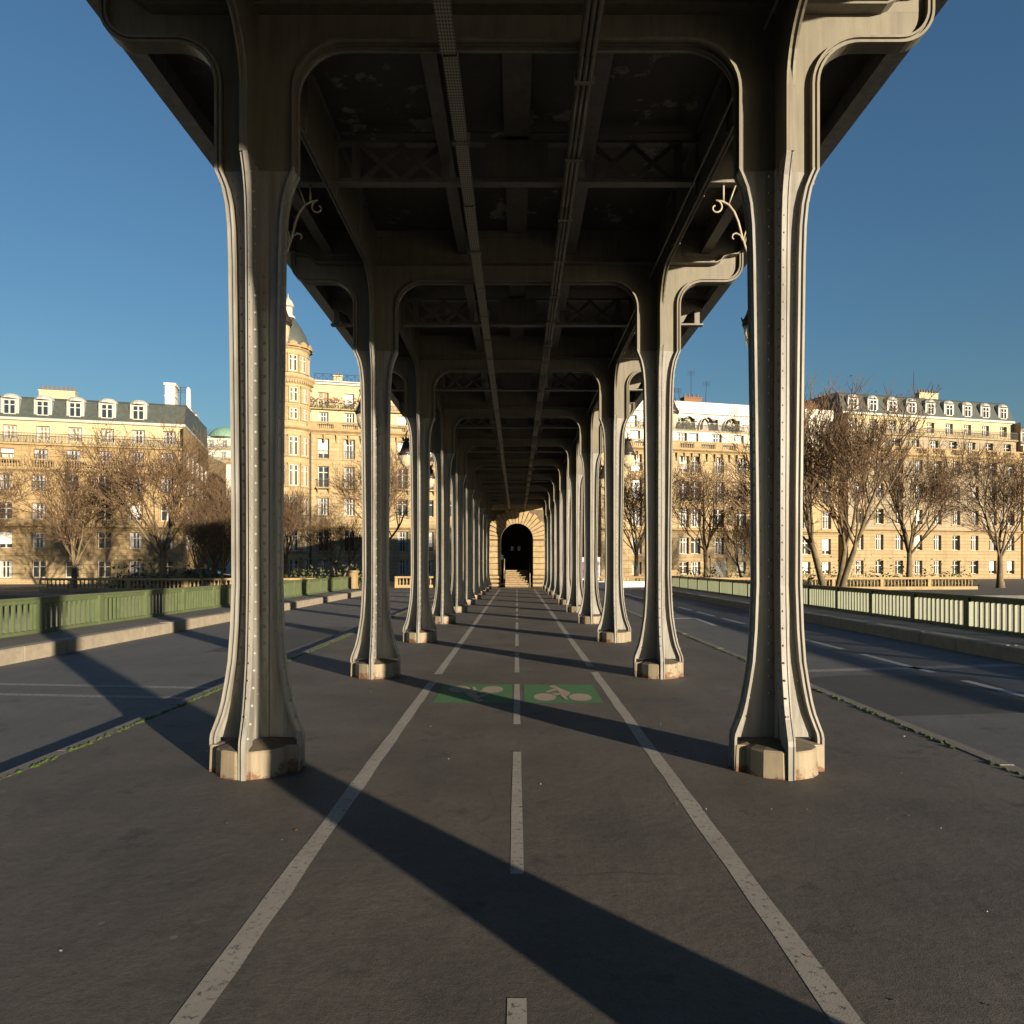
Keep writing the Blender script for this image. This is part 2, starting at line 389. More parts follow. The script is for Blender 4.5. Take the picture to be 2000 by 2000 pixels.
# dry leaf crumbs, paper bits and grit lying on the promenade
mb = MB(); rr = random.Random(99); mb2 = MB()
for i in range(170):
    y = 2.2 + 22 * rr.random() ** 1.7; x = rr.uniform(-3.7, 3.7); s_ = rr.uniform(.004, .012) * (1.0 if rr.random() < .9 else 1.8); a = rr.uniform(0, 6.3)
    tgt = mb if rr.random() < .35 else mb2
    c0, s0 = math.cos(a) * s_, math.sin(a) * s_
    tgt.add([(x + c0, y + s0, .002), (x - s0 * .6, y + c0 * .6, .004 + s_ * .2), (x - c0, y - s0, .002), (x + s0 * .6, y - c0 * .6, .003)], [(0, 1, 2, 3)])
tag(mb.build('paper_bits', 'signwhite'), 'tiny pale paper scraps and grit scattered on the promenade', 'litter', kind='stuff')
tag(mb2.build('leaf_crumbs', 'deadleaf'), 'tiny dry leaf crumbs scattered on the promenade', 'leaves', kind='stuff')

# painted markings on the promenade
def mark(pts, mat, z, parent, name):
    return MB().add([(x, y, z) for x, y in pts], [tuple(range(len(pts)))]).build(name, mat, parent)
def strip(x0, x1, y0, y1, mat, name, z=0.0013, parent=None, step=0.35, jit=0.006):
    mb = MB(); n = max(2, int((y1 - y0) / step)); rr = random.Random(int(x0 * 1000 + y0 * 77))
    vs = []
    for i in range(n + 1):
        y = y0 + (y1 - y0) * i / n
        vs += [(x0 + rr.uniform(-jit, jit), y, z), (x1 + rr.uniform(-jit, jit), y, z)]
    mb.add(vs, [(2 * i, 2 * i + 1, 2 * i + 3, 2 * i + 2) for i in range(n)])
    return mb.build(name, mat, parent)
for k in range(-1, 13):
    strip(-0.036, 0.036, 3.93 + 3.7 * k, 6.50 + 3.7 * k, 'white', 'painted_dash', parent=promenade, step=0.5, jit=0.002)
for sx in (-1, 1):
    br = (10.42, 11.14) if sx < 0 else (11.36, 12.0)
    a, b = sorted((sx * 1.105, sx * 1.215))
    strip(a, b, -3, br[0], 'white', 'painted_line', parent=promenade)
    strip(a, b, br[1], 51, 'white', 'painted_line', parent=promenade)

def bike(parent, cx, rot):
    # drawn in the panel's own metric frame: u to the right, v away from the viewer; panel 0.92 x 1.34
    def P(pts): return [(cx + (-1 if rot else 1) * (u - 0.46), 9.49 + (-1 if rot else 1) * (v - 0.67)) for u, v in pts]
    pan = mark(P([(0, 0), (0.92, 0), (0.92, 1.34), (0, 1.34)]), 'green', 0.0013, parent, 'green_panel')
    polys = [
        [(0.25 + 0.137 * math.cos(t * PI / 12), 0.39 + 0.26 * math.sin(t * PI / 12)) for t in range(24)],
        [(0.68 + 0.137 * math.cos(t * PI / 12), 0.37 + 0.26 * math.sin(t * PI / 12)) for t in range(24)],
        [(0.385 + 0.047 * math.cos(t * PI / 8), 1.17 + 0.10 * math.sin(t * PI / 8)) for t in range(16)],
        [(0.395, 1.13), (0.42, 1.19), (0.585, 0.69), (0.555, 0.55), (0.45, 0.65), (0.425, 0.87)],
        [(0.265, 0.77), (0.40, 1.02), (0.425, 0.90), (0.31, 0.70)],
        [(0.34, 0.66), (0.455, 0.67), (0.49, 0.58), (0.39, 0.48)],
        [(0.455, 0.66), (0.56, 0.56), (0.50, 0.36), (0.53, 0.22), (0.49, 0.20), (0.445, 0.44)]]
    for i, p in enumerate(polys):
        mark(P(p), 'pale', 0.0024 + 0.0004 * i, pan, 'bicycle_symbol')
bike(promenade, 0.55, False); bike(promenade, -0.525, True)

# markings on the roadways
roads = [o for o in bpy.data.objects if o.name.startswith('road') and o.type == 'MESH']
roadL = roads[0]; roadR = roads[1]
zr = ROAD + 0.0055
for k in range(-4, 5):
    strip(6.60, 6.74, 22.2 + 3.35 * k, 24.7 + 3.35 * k, 'white2', 'painted_dash', z=zr, parent=roadR)
strip(6.44, 6.58, 39.3, 49.5, 'white2', 'painted_line', z=zr, parent=roadR)
mark([(4.75, 24.6), (4.85, 24.3), (5.72, 24.5), (5.58, 21.6), (5.72, 21.6), (5.86, 24.65), (5.74, 24.75)], 'white2', zr, roadR, 'painted_arrow')
mark([(4.2, 12.1), (8.7, 12.9), (8.7, 13.25), (4.2, 12.35)], 'faint', zr, roadR, 'painted_line')
for q in range(2):
    mark([(-8.5, 10.2 + q * .8), (-4.1, 9.7 + q * .8), (-4.1, 9.86 + q * .8), (-8.5, 10.36 + q * .8)], 'faint', zr, roadL, 'painted_line')
M['patch'] = asphalt('newer_asphalt', (0.085, 0.083, 0.083), (0.062, 0.06, 0.06), crack=False)
mark([(4.05, 8.6), (6.6, 8.9), (7.0, 11.7), (5.2, 11.9), (4.05, 11.4)], 'patch', ROAD + .003, roadR, 'asphalt_patch')
mark([(7.4, 27.0), (8.6, 27.1), (8.6, 33.5), (7.45, 33.2)], 'patch', ROAD + .0042, roadR, 'asphalt_patch')
mark([(-6.2, 15.0), (-4.6, 15.1), (-4.55, 21.2), (-6.1, 21.0)], 'patch', ROAD + .0042, roadL, 'asphalt_patch')
mark([(-8.7, 6.2), (-7.2, 6.3), (-7.3, 8.8), (-8.7, 8.9)], 'patch', ROAD + .0032, roadL, 'asphalt_patch')
for k in range(-3, 10):
    strip(-6.5, -6.4, 4 + 5 * k, 5.6 + 5 * k, 'faint', 'painted_dash', z=zr, parent=roadL) if k > 6 else None

# ------------------------------------------------------------------ iron columns
PROF = [(0.0, .352), (.25, .352), (.29, .345), (.36, .318), (.44, .288), (.54, .262), (.68, .236), (.85, .210), (1.1, .192), (1.45, .180),
        (2.1, .182), (2.8, .190), (3.4, .198), (4.0, .206), (4.25, .214), (4.42, .230), (4.55, .258), (4.63, .288), (4.69, .315), (4.70, .315)]
def Rz(z):
    for (a, ra), (b, rb) in zip(PROF, PROF[1:]):
        if a <= z <= b: return ra + (rb - ra) * (z - a) / max(1e-6, b - a)
    return PROF[-1][1]
def place(direction, r, t, z):           # direction: 0=+x (towards the cycle path), 1=-x, 2=-y (camera side), 3=+y ; t: across
    if direction == 0: return (r, t, z)
    if direction == 1: return (-r, t, z)
    if direction == 2: return (t, -r, z)
    return (t, r, z)
def arm(direction, poly):
    mb = MB(); rings = []
    for z, rr in PROF: rings.append([place(direction, rr + dr, t, z) for dr, t in poly])
    if direction in (1, 2): rings = [r[::-1] for r in rings]
    return mb.loft(rings)
P_IN = [(-.02, -.08), (-.02, .08), (0, .08), (0, .064), (-.013, .058), (-.013, -.058), (0, -.064), (0, -.08)]
P_OUT = [(-.054, -.07), (-.054, .07), (-.036, .07), (-.034, .048), (-.02, .048), (-.018, .07), (0, .07), (0, -.07), (-.018, -.07), (-.02, -.048), (-.034, -.048), (-.036, -.07)]
P_FR = [(-.150, -.030), (-.150, .030), (0, .030), (0, -.004), (-.032, -.005), (-.032, -.019), (-.016, -.020), (-.016, -.030)]
P_BK = [(-.150, -.030), (-.150, .030), (0, .030), (0, .015), (-.016, .012), (-.016, -.012), (0, -.015), (0, -.030)]
def rivet(mb, p, nrm, r=0.0145):
    nrm = Vector(nrm).normalized(); a = nrm.orthogonal().normalized(); b = nrm.cross(a); p = Vector(p)
    n = 6; o = len(mb.v)
    for rr, h in ((r, 0.0), (r * 0.72, r * 0.6)):
        for k in range(n): mb.v.append(tuple(p + (a * math.cos(2 * PI * k / n) + b * math.sin(2 * PI * k / n)) * rr + nrm * h))
    mb.v.append(tuple(p + nrm * r * 0.85))
    for k in range(n):
        j = (k + 1) % n
        mb.f.append((o + k, o + j, o + n + j, o + n + k)); mb.f.append((o + n + k, o + n + j, o + 2 * n))

def column_meshes(mirror):
    out = []
    def fin(mb, name, mat, smooth=False):
        if mirror: mb.mirx()
        out.append((name, mb.mesh(name, mat, smooth)))
    web = MB()
    for d in range(4):
        poly = [(-.35, -.011), (-.35, .011), (-.012, .011), (-.012, -.011)]
        rings = []
        for z, rr in PROF:
            if z < 0.2: continue
            ring = [place(d, 0.0, -.011, z), place(d, 0.0, .011, z), place(d, rr - .012, .011, z), place(d, rr - .012, -.011, z)]
            rings.append(ring[::-1] if d in (1, 2) else ring)
        web.loft(rings)
    fin(web, 'web_plate', 'iron')
    ang = MB()
    for sx in (-1, 1):
        for sy in (-1, 1):
            for p in ([(.0112, .0112), (.095, .0112), (.095, .022), (.022, .022), (.022, .095), (.0112, .095)],):
                q = [(sx * a, sy * b) for a, b in p]
                if sx * sy < 0: q = q[::-1]
                ang.loft([[(a, b, z) for a, b in q] for z in (.22, 4.7)])
    fin(ang, 'corner_angle', 'iron')
    fin(arm(0, P_IN), 'flange', 'iron'); fin(arm(1, P_OUT), 'flange', 'iron')
    fin(arm(2, P_FR), 'flange', 'iron'); fin(arm(3, P_BK), 'flange', 'iron')
    # cast base block, top falling outwards
    q = [(.335, -.085), (.335, .085), (.275, .10), (.205, .275), (.10, .305), (.0, .335)]
    pts = [(.335, .0), (.335, .085), (.272, .10), (.262, .20), (.20, .272), (.10, .272), (.085, .335)]
    quad = [(.338, .088), (.268, .10), (.255, .175), (.185, .262), (.06, .322)]
    poly = []
    for sx, sy, rev in ((1, 1, False), (-1, 1, True), (-1, -1, False), (1, -1, True)):
        qq = quad[::-1] if rev else quad
        poly += [(sx * a, sy * b) for a, b in qq]
    base = MB(); n = len(poly); o = 0
    rr = random.Random(5)
    ring0 = [(x * 1.02, y * 1.02, 0.0) for x, y in poly]
    ring1 = [(x, y, .195 + rr.uniform(-.006, .006)) for x, y in poly]
    ring2 = [(x * .97, y * .97, .207) for x, y in poly]
    ring3 = [(x * .3, y * .3, .255) for x, y in poly]
    base.loft([ring0, ring1, ring2], False)
    fin(base, 'base_block', 'iron_base')
    cap = MB().loft([ring2, ring3], False); fin(cap, 'base_ledge', 'grime')
    rv = MB()
    z = 0.40; i = 0
    while z < 4.62:
        rr = Rz(z)
        rivet(rv, (0.030, -(rr - .055), z), (1, 0, 0)); rivet(rv, (-0.030, -(rr - .055), z), (-1, 0, 0))
        rivet(rv, (-.012, -(rr - .032), z), (0, -1, 0), .008)
        rivet(rv, (.013, -rr, z + .065), (0, -1, 0), .009)
        rivet(rv, (rr - .013, -.036, z), (1, 0, 0)); rivet(rv, (rr - .013, .036, z), (1, 0, 0))
        rivet(rv, (-rr, -.036, z), (-1, 0, 0))
        if z > .45:
            rivet(rv, (.06, -.022, z + .065), (0, -1, 0)); rivet(rv, (-.06, -.022, z + .065), (0, -1, 0))
            rivet(rv, (.022, -.058, z + .065), (1, 0, 0), .010)
            rivet(rv, (rr - .045, -.0112, z + .03), (0, -1, 0), .010); rivet(rv, (-rr + .075, -.0112, z + .03), (0, -1, 0), .010)
        z += 0.131; i += 1
    for z in (.08, .20, .30):
        rivet(rv, (.34, -.05, z), (1, 0, 0)); rivet(rv, (0.030, -.30, z), (1, 0, 0)); rivet(rv, (-0.030, -.30, z), (-1, 0, 0))
    fin(rv, 'rivets', 'iron', True)
    return out
cm = {-1: column_meshes(False), 1: column_meshes(True)}
for k in ROWS:
    for sx in (-1, 1):
        side = 'left' if sx < 0 else 'right'
        if k >= 1:
            extra = {1: 'nearest and largest of', 10: 'farthest of, right before the stone portal,'}.get(k)
            lab = f'cream riveted iron column, {extra} the {side} row' if extra else f'cream riveted iron column, {ORD[k]} from the viewer in the {side} row'
        else:
            lab = f'cream riveted iron column behind the viewpoint, {ORD[1 - k]} one back from the viewer, {side} row'
        t = thing('iron_column', lab, 'column', (sx * XC, yrow(k), 0), 0, 'paired iron columns under the viaduct')
        for nm, me in cm[sx]:
            o = link(nm, me, t)
            if nm == 'rivets': stuff(o)

# ------------------------------------------------------------------ viaduct superstructure
via = thing('iron_viaduct', 'dark riveted iron viaduct deck carried on the two rows of columns', 'viaduct', (0, 0, 0))
ZI = 5.69; ZL = 5.935; ZC = 6.44
def flange_sweep(path, prof, closed=False):
    """path: (x,z) points with travel direction; prof: (offset along the left normal, y) polygon"""
    rings = []
    for i, (x, z) in enumerate(path):
        ax, az = path[max(i - 1, 0)]; bx, bz = path[min(i + 1, len(path) - 1)]
        dx, dz = bx - ax, bz - az; L = math.hypot(dx, dz); nx, nz = -dz / L, dx / L
        rings.append([(x + nx * o, y, z + nz * o) for o, y in prof])
    return MB().loft(rings)
inner = [(-1.73, 4.70), (-1.73, 5.0)] + [(-1.35 + 0.38 * math.cos(R(a)), 5.31 + 0.38 * math.sin(R(a))) for a in range(180, 89, -9)]
inner += [(-x, z) for x, z in inner[::-1]]
LIP = [(0, -.08), (0, -.064), (.013, -.058), (.013, .058), (0, .064), (0, .08), (.022, .08), (.022, -.08)]
outer = [(2.36, 4.70), (2.36, 5.0)] + [(2.68 + .32 * math.cos(R(a)), 5.36 + .32 * math.sin(R(a))) for a in range(180, 89, -9)]
outer += [(3.0 + .26 * math.cos(R(a)), 5.94 + .26 * math.sin(R(a))) for a in range(-90, 1, 10)] + [(3.26, 6.12), (3.26, 6.42)]
LIPO = [(0, -.07), (0, .07), (.02, .07), (.022, .05), (.036, .05), (.038, .07), (.056, .07), (.056, -.07), (.038, -.07), (.036, -.05), (.022, -.05), (.02, -.07)]
def plate_strip(mb, bot, top, y0, y1):
    # bot/top: lists of (x,z) of equal length
    n = len(bot)
    for y, fl in ((y0, False), (y1, True)):
        o = len(mb.v)
        for (a, b), (c, d) in zip(bot, top): mb.v += [(a, y, b), (c, y, d)]
        for i in range(n - 1):
            f = (o + 2 * i, o + 2 * i + 2, o + 2 * i + 3, o + 2 * i + 1)
            mb.f.append(f[::-1] if fl else f)
arch = MB()
b1 = [(-1.73 + 0.0, 5.31)] + [(-1.35 + 0.38 * math.cos(R(a)), 5.31 + 0.38 * math.sin(R(a))) for a in range(171, 89, -9)]
b1 += [(-x, z) for x, z in b1[::-1]]
plate_strip(arch, b1, [(x, ZL - .003) for x, z in b1], -.012, .012)
for sx in (-1, 1):
    bb = [(sx * 1.73, 4.70), (sx * 2.36, 4.70)]
    o2 = [(sx * x, z) for x, z in outer[2:-1]]
    tt = [(sx * 1.73, ZL - .003), (sx * 2.36, ZL - .003)]
    t2 = [(x, (ZL - .003) if abs(x) < 2.85 else min(6.3, ZL + 0.17 + (abs(x) - 2.95) * .1)) for x, z in o2]
    if sx > 0: plate_strip(arch, bb, tt, -.012, .012); plate_strip(arch, o2, t2, -.012, .012)
    else: plate_strip(arch, bb[::-1], tt[::-1], -.012, .012); plate_strip(arch, o2[::-1], t2[::-1], -.012, .012)
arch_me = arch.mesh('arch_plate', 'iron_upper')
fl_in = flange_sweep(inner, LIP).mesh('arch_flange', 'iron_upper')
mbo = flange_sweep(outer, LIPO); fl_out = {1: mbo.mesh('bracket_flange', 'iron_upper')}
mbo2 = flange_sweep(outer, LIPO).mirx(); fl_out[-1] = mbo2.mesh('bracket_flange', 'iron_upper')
gd = MB()
gd.box(-3.2, 3.2, -.013, .013, ZL + .018, ZC)
gd.box(-2.86, 2.86, -.13, .13, ZL, ZL + .018)
for sx in (-1, 1):
    st = [(2.86, ZL), (2.92, ZL + .03), (2.97, ZL + .09), (3.05, ZL + .12), (3.16, ZL + .125), (3.22, ZL + .17), (3.235, ZL + .26)]
    rings = [[(sx * x, -.13, z), (sx * x, .13, z), (sx * x, .13, z + .018), (sx * x, -.13, z + .018)] for x, z in st]
    gd.loft(rings if sx > 0 else [r[::-1] for r in rings])
for sy in (-1, 1):
    a, b = sorted((sy * .0132, sy * .026)); gd.box(-2.85, 2.85, a, b, ZL + .0185, ZL + .10); gd.box(-3.2, 3.2, a, b, ZC - .10, ZC - .002)
    for x in (-1.1, 1.1, -2.6, 2.6):
        gd.box(x - .2, x + .2, a, b, ZL + .13, ZC - .13)
gd_me = gd.mesh('cross_girder', 'iron_upper')
rv = MB()
for i in range(44):
    x = -2.8 + i * 5.6 / 43
    rivet(rv, (x, -.026, ZL + .06), (0, -1, 0), .014); rivet(rv, (x, -.026, ZC - .05), (0, -1, 0), .013)
for cx in (-1.1, 1.1, -2.6, 2.6):
    for a in range(4):
        for b in range(4): rivet(rv, (cx - .15 + a * .1, -.026, ZL + .18 + b * .055), (0, -1, 0), .012)
for i in range(26): 
    x = -1.3 + i * 2.6 / 25; rivet(rv, (x, -.0121, ZI + .05), (0, -1, 0), .010)
gr_me = rv.mesh('rivets', 'iron_upper', True)
for k in ROWS:
    o = link('cross_girder', gd_me, via, (0, yrow(k), 0))
    for me, nm in ((arch_me, 'arch_plate'), (fl_in, 'arch_flange'), (fl_out[1], 'bracket_flange'), (fl_out[-1], 'bracket_flange')):
        link(nm, me, o)
    stuff(link('rivets', gr_me, o))
# longitudinal girders above each row of columns, with rounded knees
kn = [(.315, 4.70), (.315, 5.0)] + [(.815 + .5 * math.cos(R(a)), 5.2 + .5 * math.sin(R(a))) for a in range(180, 89, -9)]
kn += [(S - x, z) for x, z in kn[::-1]]
FLG = [(0, -.030), (0, -.012), (.016, -.010), (.016, .010), (0, .012), (0, .030), (.14, .030), (.14, -.030)]
lf = MB(); tmp = flange_sweep(kn, FLG); lf.v = [(y, x, z) for x, y, z in tmp.v]; lf.f = [f[::-1] for f in tmp.f]
lf_me = lf.mesh('girder_flange', 'iron_upper')
lp = MB(); t2 = MB(); plate_strip(t2, kn[1:-1], [(x, ZC) for x, z in kn[1:-1]], -.011, .011)
lp.v = [(y, x, z) for x, y, z in t2.v]; lp.f = [f[::-1] for f in t2.f]
for i in range(1, 4):
    for sx in (-1, 1):
        a, b = sorted((sx * .0112, sx * .05)); lp.box(a, b, i * S / 4 - .012, i * S / 4 + .012, 5.72, ZC - .01)
a_ = lp.box(-.05, .05, .8, S - .8, ZC - .03, ZC - .002)
lp.box(-.011, .011, .012, .316, 4.70, ZC); lp.box(-.011, .011, S - .316, S - .012, 4.70, ZC)
lp_me = lp.mesh('main_girder', 'iron_upper')
for k in ROWS[:-1]:
    for sx in (-1, 1):
        o = link('main_girder', lp_me, via, (sx * XC, yrow(k), 0)); link('girder_flange', lf_me, o)
# intermediate beams with lattice panels
mbm = MB()
mbm.box(-3.3, 3.3, -.06, .06, 5.855, 5.885); mbm.box(-2.03, 2.03, -.012, .012, 5.886, 5.93)
mbm.box(-3.3, 3.3, -.05, .05, 6.30, 6.33)
for x in (.80, 1.80, .30, 2.62, 3.2):
    for sx in (-1, 1): mbm.box(sx * x - .045, sx * x + .045, -.02, .02, 5.886, 6.299)
mbm.box(-.30, .30, -.012, .012, 5.931, 6.299)
for sx in (-1, 1):
    a, b = sorted((sx * 2.1, sx * 2.6)); mbm.box(a, b, -.012, .012, 5.886, 6.299)
mid_me = mbm.mesh('intermediate_beam', 'iron_soffit')
def lattice_bar(x0, z0, x1, z1, y, w=.028, t=.006):
    d = Vector((x1 - x0, 0, z1 - z0)); nrm = Vector((-d.z, 0, d.x)).normalized() * w
    p0, p1 = Vector((x0, y, z0)), Vector((x1, y, z1)); off = Vector((0, t, 0)); mb = MB()
    mb.loft([[p0 - nrm - off, p0 + nrm - off, p0 + nrm + off, p0 - nrm + off], [p1 - nrm - off, p1 + nrm - off, p1 + nrm + off, p1 - nrm + off]])
    return mb.mesh('lattice_bar', 'iron_soffit')
bars = []
for sx in (-1, 1):
    for i in range(2):
        xa = sx * (.86 + i * .44); xb = sx * (.86 + (i + 1) * .44)
        bars.append(lattice_bar(xa, 5.90, xb, 6.29, -.008)); bars.append(lattice_bar(xa, 6.29, xb, 5.90, .006))
pr = [(2.62, 5.86), (2.8, 5.86), (2.95, 5.92), (3.02, 6.05), (3.12, 6.12), (3.28, 6.14), (3.36, 6.2), (3.36, 6.31), (2.62, 6.31)]
br_me = []
for sx in (-1, 1):
    q = [(sx * x, z) for x, z in pr]
    if sx < 0: q = q[::-1]
    br_me.append(MB().loft([[(x, y, z) for x, z in q] for y in (.03, -.03)]).mesh('beam_bracket', 'iron_upper'))
for k in ROWS[:-1]:
    o = link('intermediate_beam', mid_me, via, (0, yrow(k) + S / 2, 0))
    for me in bars: link('lattice_bar', me, o)
    for me in br_me: link('beam_bracket', me, o)
# stringers, edge girders, ceiling plates
def ibeam(w, h, z0, mat, name, y0=YA, y1=YB):
    mb = MB(); mb.box(-w / 2, w / 2, y0, y1, z0, z0 + .02); mb.box(-.012, .012, y0, y1, z0 + .02, z0 + h)
    return mb.mesh(name, mat)
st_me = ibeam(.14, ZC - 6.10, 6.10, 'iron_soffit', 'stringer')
for x in (-.78, .78, -1.42, 1.42, -2.72, 2.72): 
    if abs(x) != 1.42: link('stringer', st_me, via, (x, 0, 0))
cs = MB()
segs = []
for k in ROWS[:-1]:
    for h in (0, 1):
        a = yrow(k) + (.14 if h == 0 else S / 2 + .07); b = yrow(k) + (S / 2 - .07 if h == 0 else S - .14)
        link('centre_strip', MB().box(-.14, .14, a, b, 6.36, 6.40).mesh('centre_strip', 'iron_soffit') if not segs or len(segs) < 2 else segs[h], via,
             (0, 0, 0) if len(segs) < 2 else (0, yrow(k) - yrow(ROWS[0]), 0))
        if len(segs) < 2: segs.append(bpy.data.objects[-1].data if False else [o for o in via.children if o.name.startswith('centre_strip')][-1].data)
eg = MB()
for sx in (-1, 1):
    a, b = sorted((sx * 3.37, sx * 3.43)); eg.box(a, b, YA, YB, 6.17, 6.75)
    a, b = sorted((sx * 3.29, sx * 3.47)); eg.box(a, b, YA, YB, 6.15, 6.169)
    a, b = sorted((sx * 3.3, sx * 3.5)); eg.box(a, b, YA, YB, 6.751, 6.80)
    a, b = sorted((sx * 3.40, sx * 3.44)); eg.box(a, b, YA, YB, 6.801, 8.0)
eg.build('edge_girder', 'iron', via)
cp = {}
xs = [-3.36, -2.045, -.78, .78, 2.045, 3.36]
for k in ROWS[:-1]:
    for h in (0, 1):
        for i in range(5):
            if (h, i) not in cp:
                w = xs[i + 1] - xs[i] - .012; L = S / 2 - .012; mb = MB(); nx, ny = 4, 4
                vs = []
                for jy in range(ny + 1):
                    for jx in range(nx + 1):
                        u, v = jx / nx, jy / ny
                        vs.append((u * w, v * L, -.012 * math.sin(u * PI) * math.sin(v * PI) + random.uniform(-.002, .002)))
                mb.add(vs, [(jy * 5 + jx, (jy + 1) * 5 + jx, (jy + 1) * 5 + jx + 1, jy * 5 + jx + 1) for jy in range(ny) for jx in range(nx)])
                mb.box(0, w, 0, L, .006, .05)
                cp[(h, i)] = mb
            key = ('m', i, h)
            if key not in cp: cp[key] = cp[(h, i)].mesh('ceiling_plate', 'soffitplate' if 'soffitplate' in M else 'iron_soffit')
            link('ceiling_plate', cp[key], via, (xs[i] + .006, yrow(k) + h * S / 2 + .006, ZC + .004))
via_top = MB().box(-3.36, 3.36, YA, YB, ZC + .06, ZC + .3); via_top.build('track_slab', 'iron_soffit', via)

# cable trays under the girders
def perf_mat():
    m, n, l, b = newmat('perforated_tray')
    tc = n.new('ShaderNodeTexCoord'); mp = n.new('ShaderNodeMapping'); l.new(tc.outputs['Object'], mp.inputs[0]); mp.inputs['Scale'].default_value = (44, 26, 1)
    ch = n.new('ShaderNodeTexBrick'); l.new(mp.outputs[0], ch.inputs['Vector']); ch.offset = 0.0; ch.inputs['Scale'].default_value = 1.0
    ch.inputs['Brick Width'].default_value = 1.0; ch.inputs['Row Height'].default_value = 1.0; ch.inputs['Mortar Size'].default_value = .26; ch.inputs['Mortar Smooth'].default_value = 0.1
    ch.inputs['Color1'].default_value = (.02, .018, .015, 1); ch.inputs['Color2'].default_value = (.025, .02, .017, 1); ch.inputs['Mortar'].default_value = (.27, .25, .2, 1)
    l.new(ch.outputs['Color'], b.inputs['Base Color']); b.inputs['Roughness'].default_value = .55
    return m
M['perf'] = perf_mat()
t = thing('cable_tray', 'perforated metal cable tray hung under the girders, left of the middle', 'cable tray', (-.53, 0, 5.60))
sec = MB().box(-.062, .062, 0, 2.46, 0, .006).box(-.062, -.056, 0, 2.46, .0065, .05).box(.056, .062, 0, 2.46, .0065, .05).mesh('tray_section', 'perf')
hg = MB().box(-.075, .075, -.02, .02, -.012, -.002).box(-.085, -.066, -.015, .015, -.012, .09).box(.066, .085, -.015, .015, -.012, .09).mesh('hanger', 'tray')
yy = YA
while yy < YB - 2.4:
    link('tray_section', sec, t, (random.uniform(-.006, .006), yy, random.uniform(-.006, .006))); link('hanger', hg, t, (0, yy + 1.2, 0)); yy += 2.5
t = thing('conduit_bundle', 'flat bundle of cable conduits strapped under the girders, right of the middle', 'conduits', (.56, 0, 5.60))
cu = MB()
for i in range(3): cu.tube([(-.045 + i * .045, 0, .02), (-.045 + i * .045, 2.49, .02)], .02, 8)
cu_me = cu.mesh('conduit_section', 'tray', True)
tr = MB().box(-.075, .075, 0, 2.48, .042, .05).mesh('tray_section', 'tray')
yy = YA
while yy < YB - 2.4:
    link('conduit_section', cu_me, t, (random.uniform(-.008, .008), yy, 0)); link('tray_section', tr, t, (0, yy, 0))
    for q in (.3, 1.5): link('hanger', hg, t, (0, yy + q, 0))
    yy += 2.5
tp = thing('cable_pipe', 'thin cable pipe running beside the right longitudinal girder', 'pipe', (1.9, 0, 5.72))
for k in range(11): MB().tube([(0, yrow(k - 1) + .15, 0), (0, yrow(k) - .15, 0)], .012, 6).build('pipe_section', 'tray', tp) if k < 11 else None

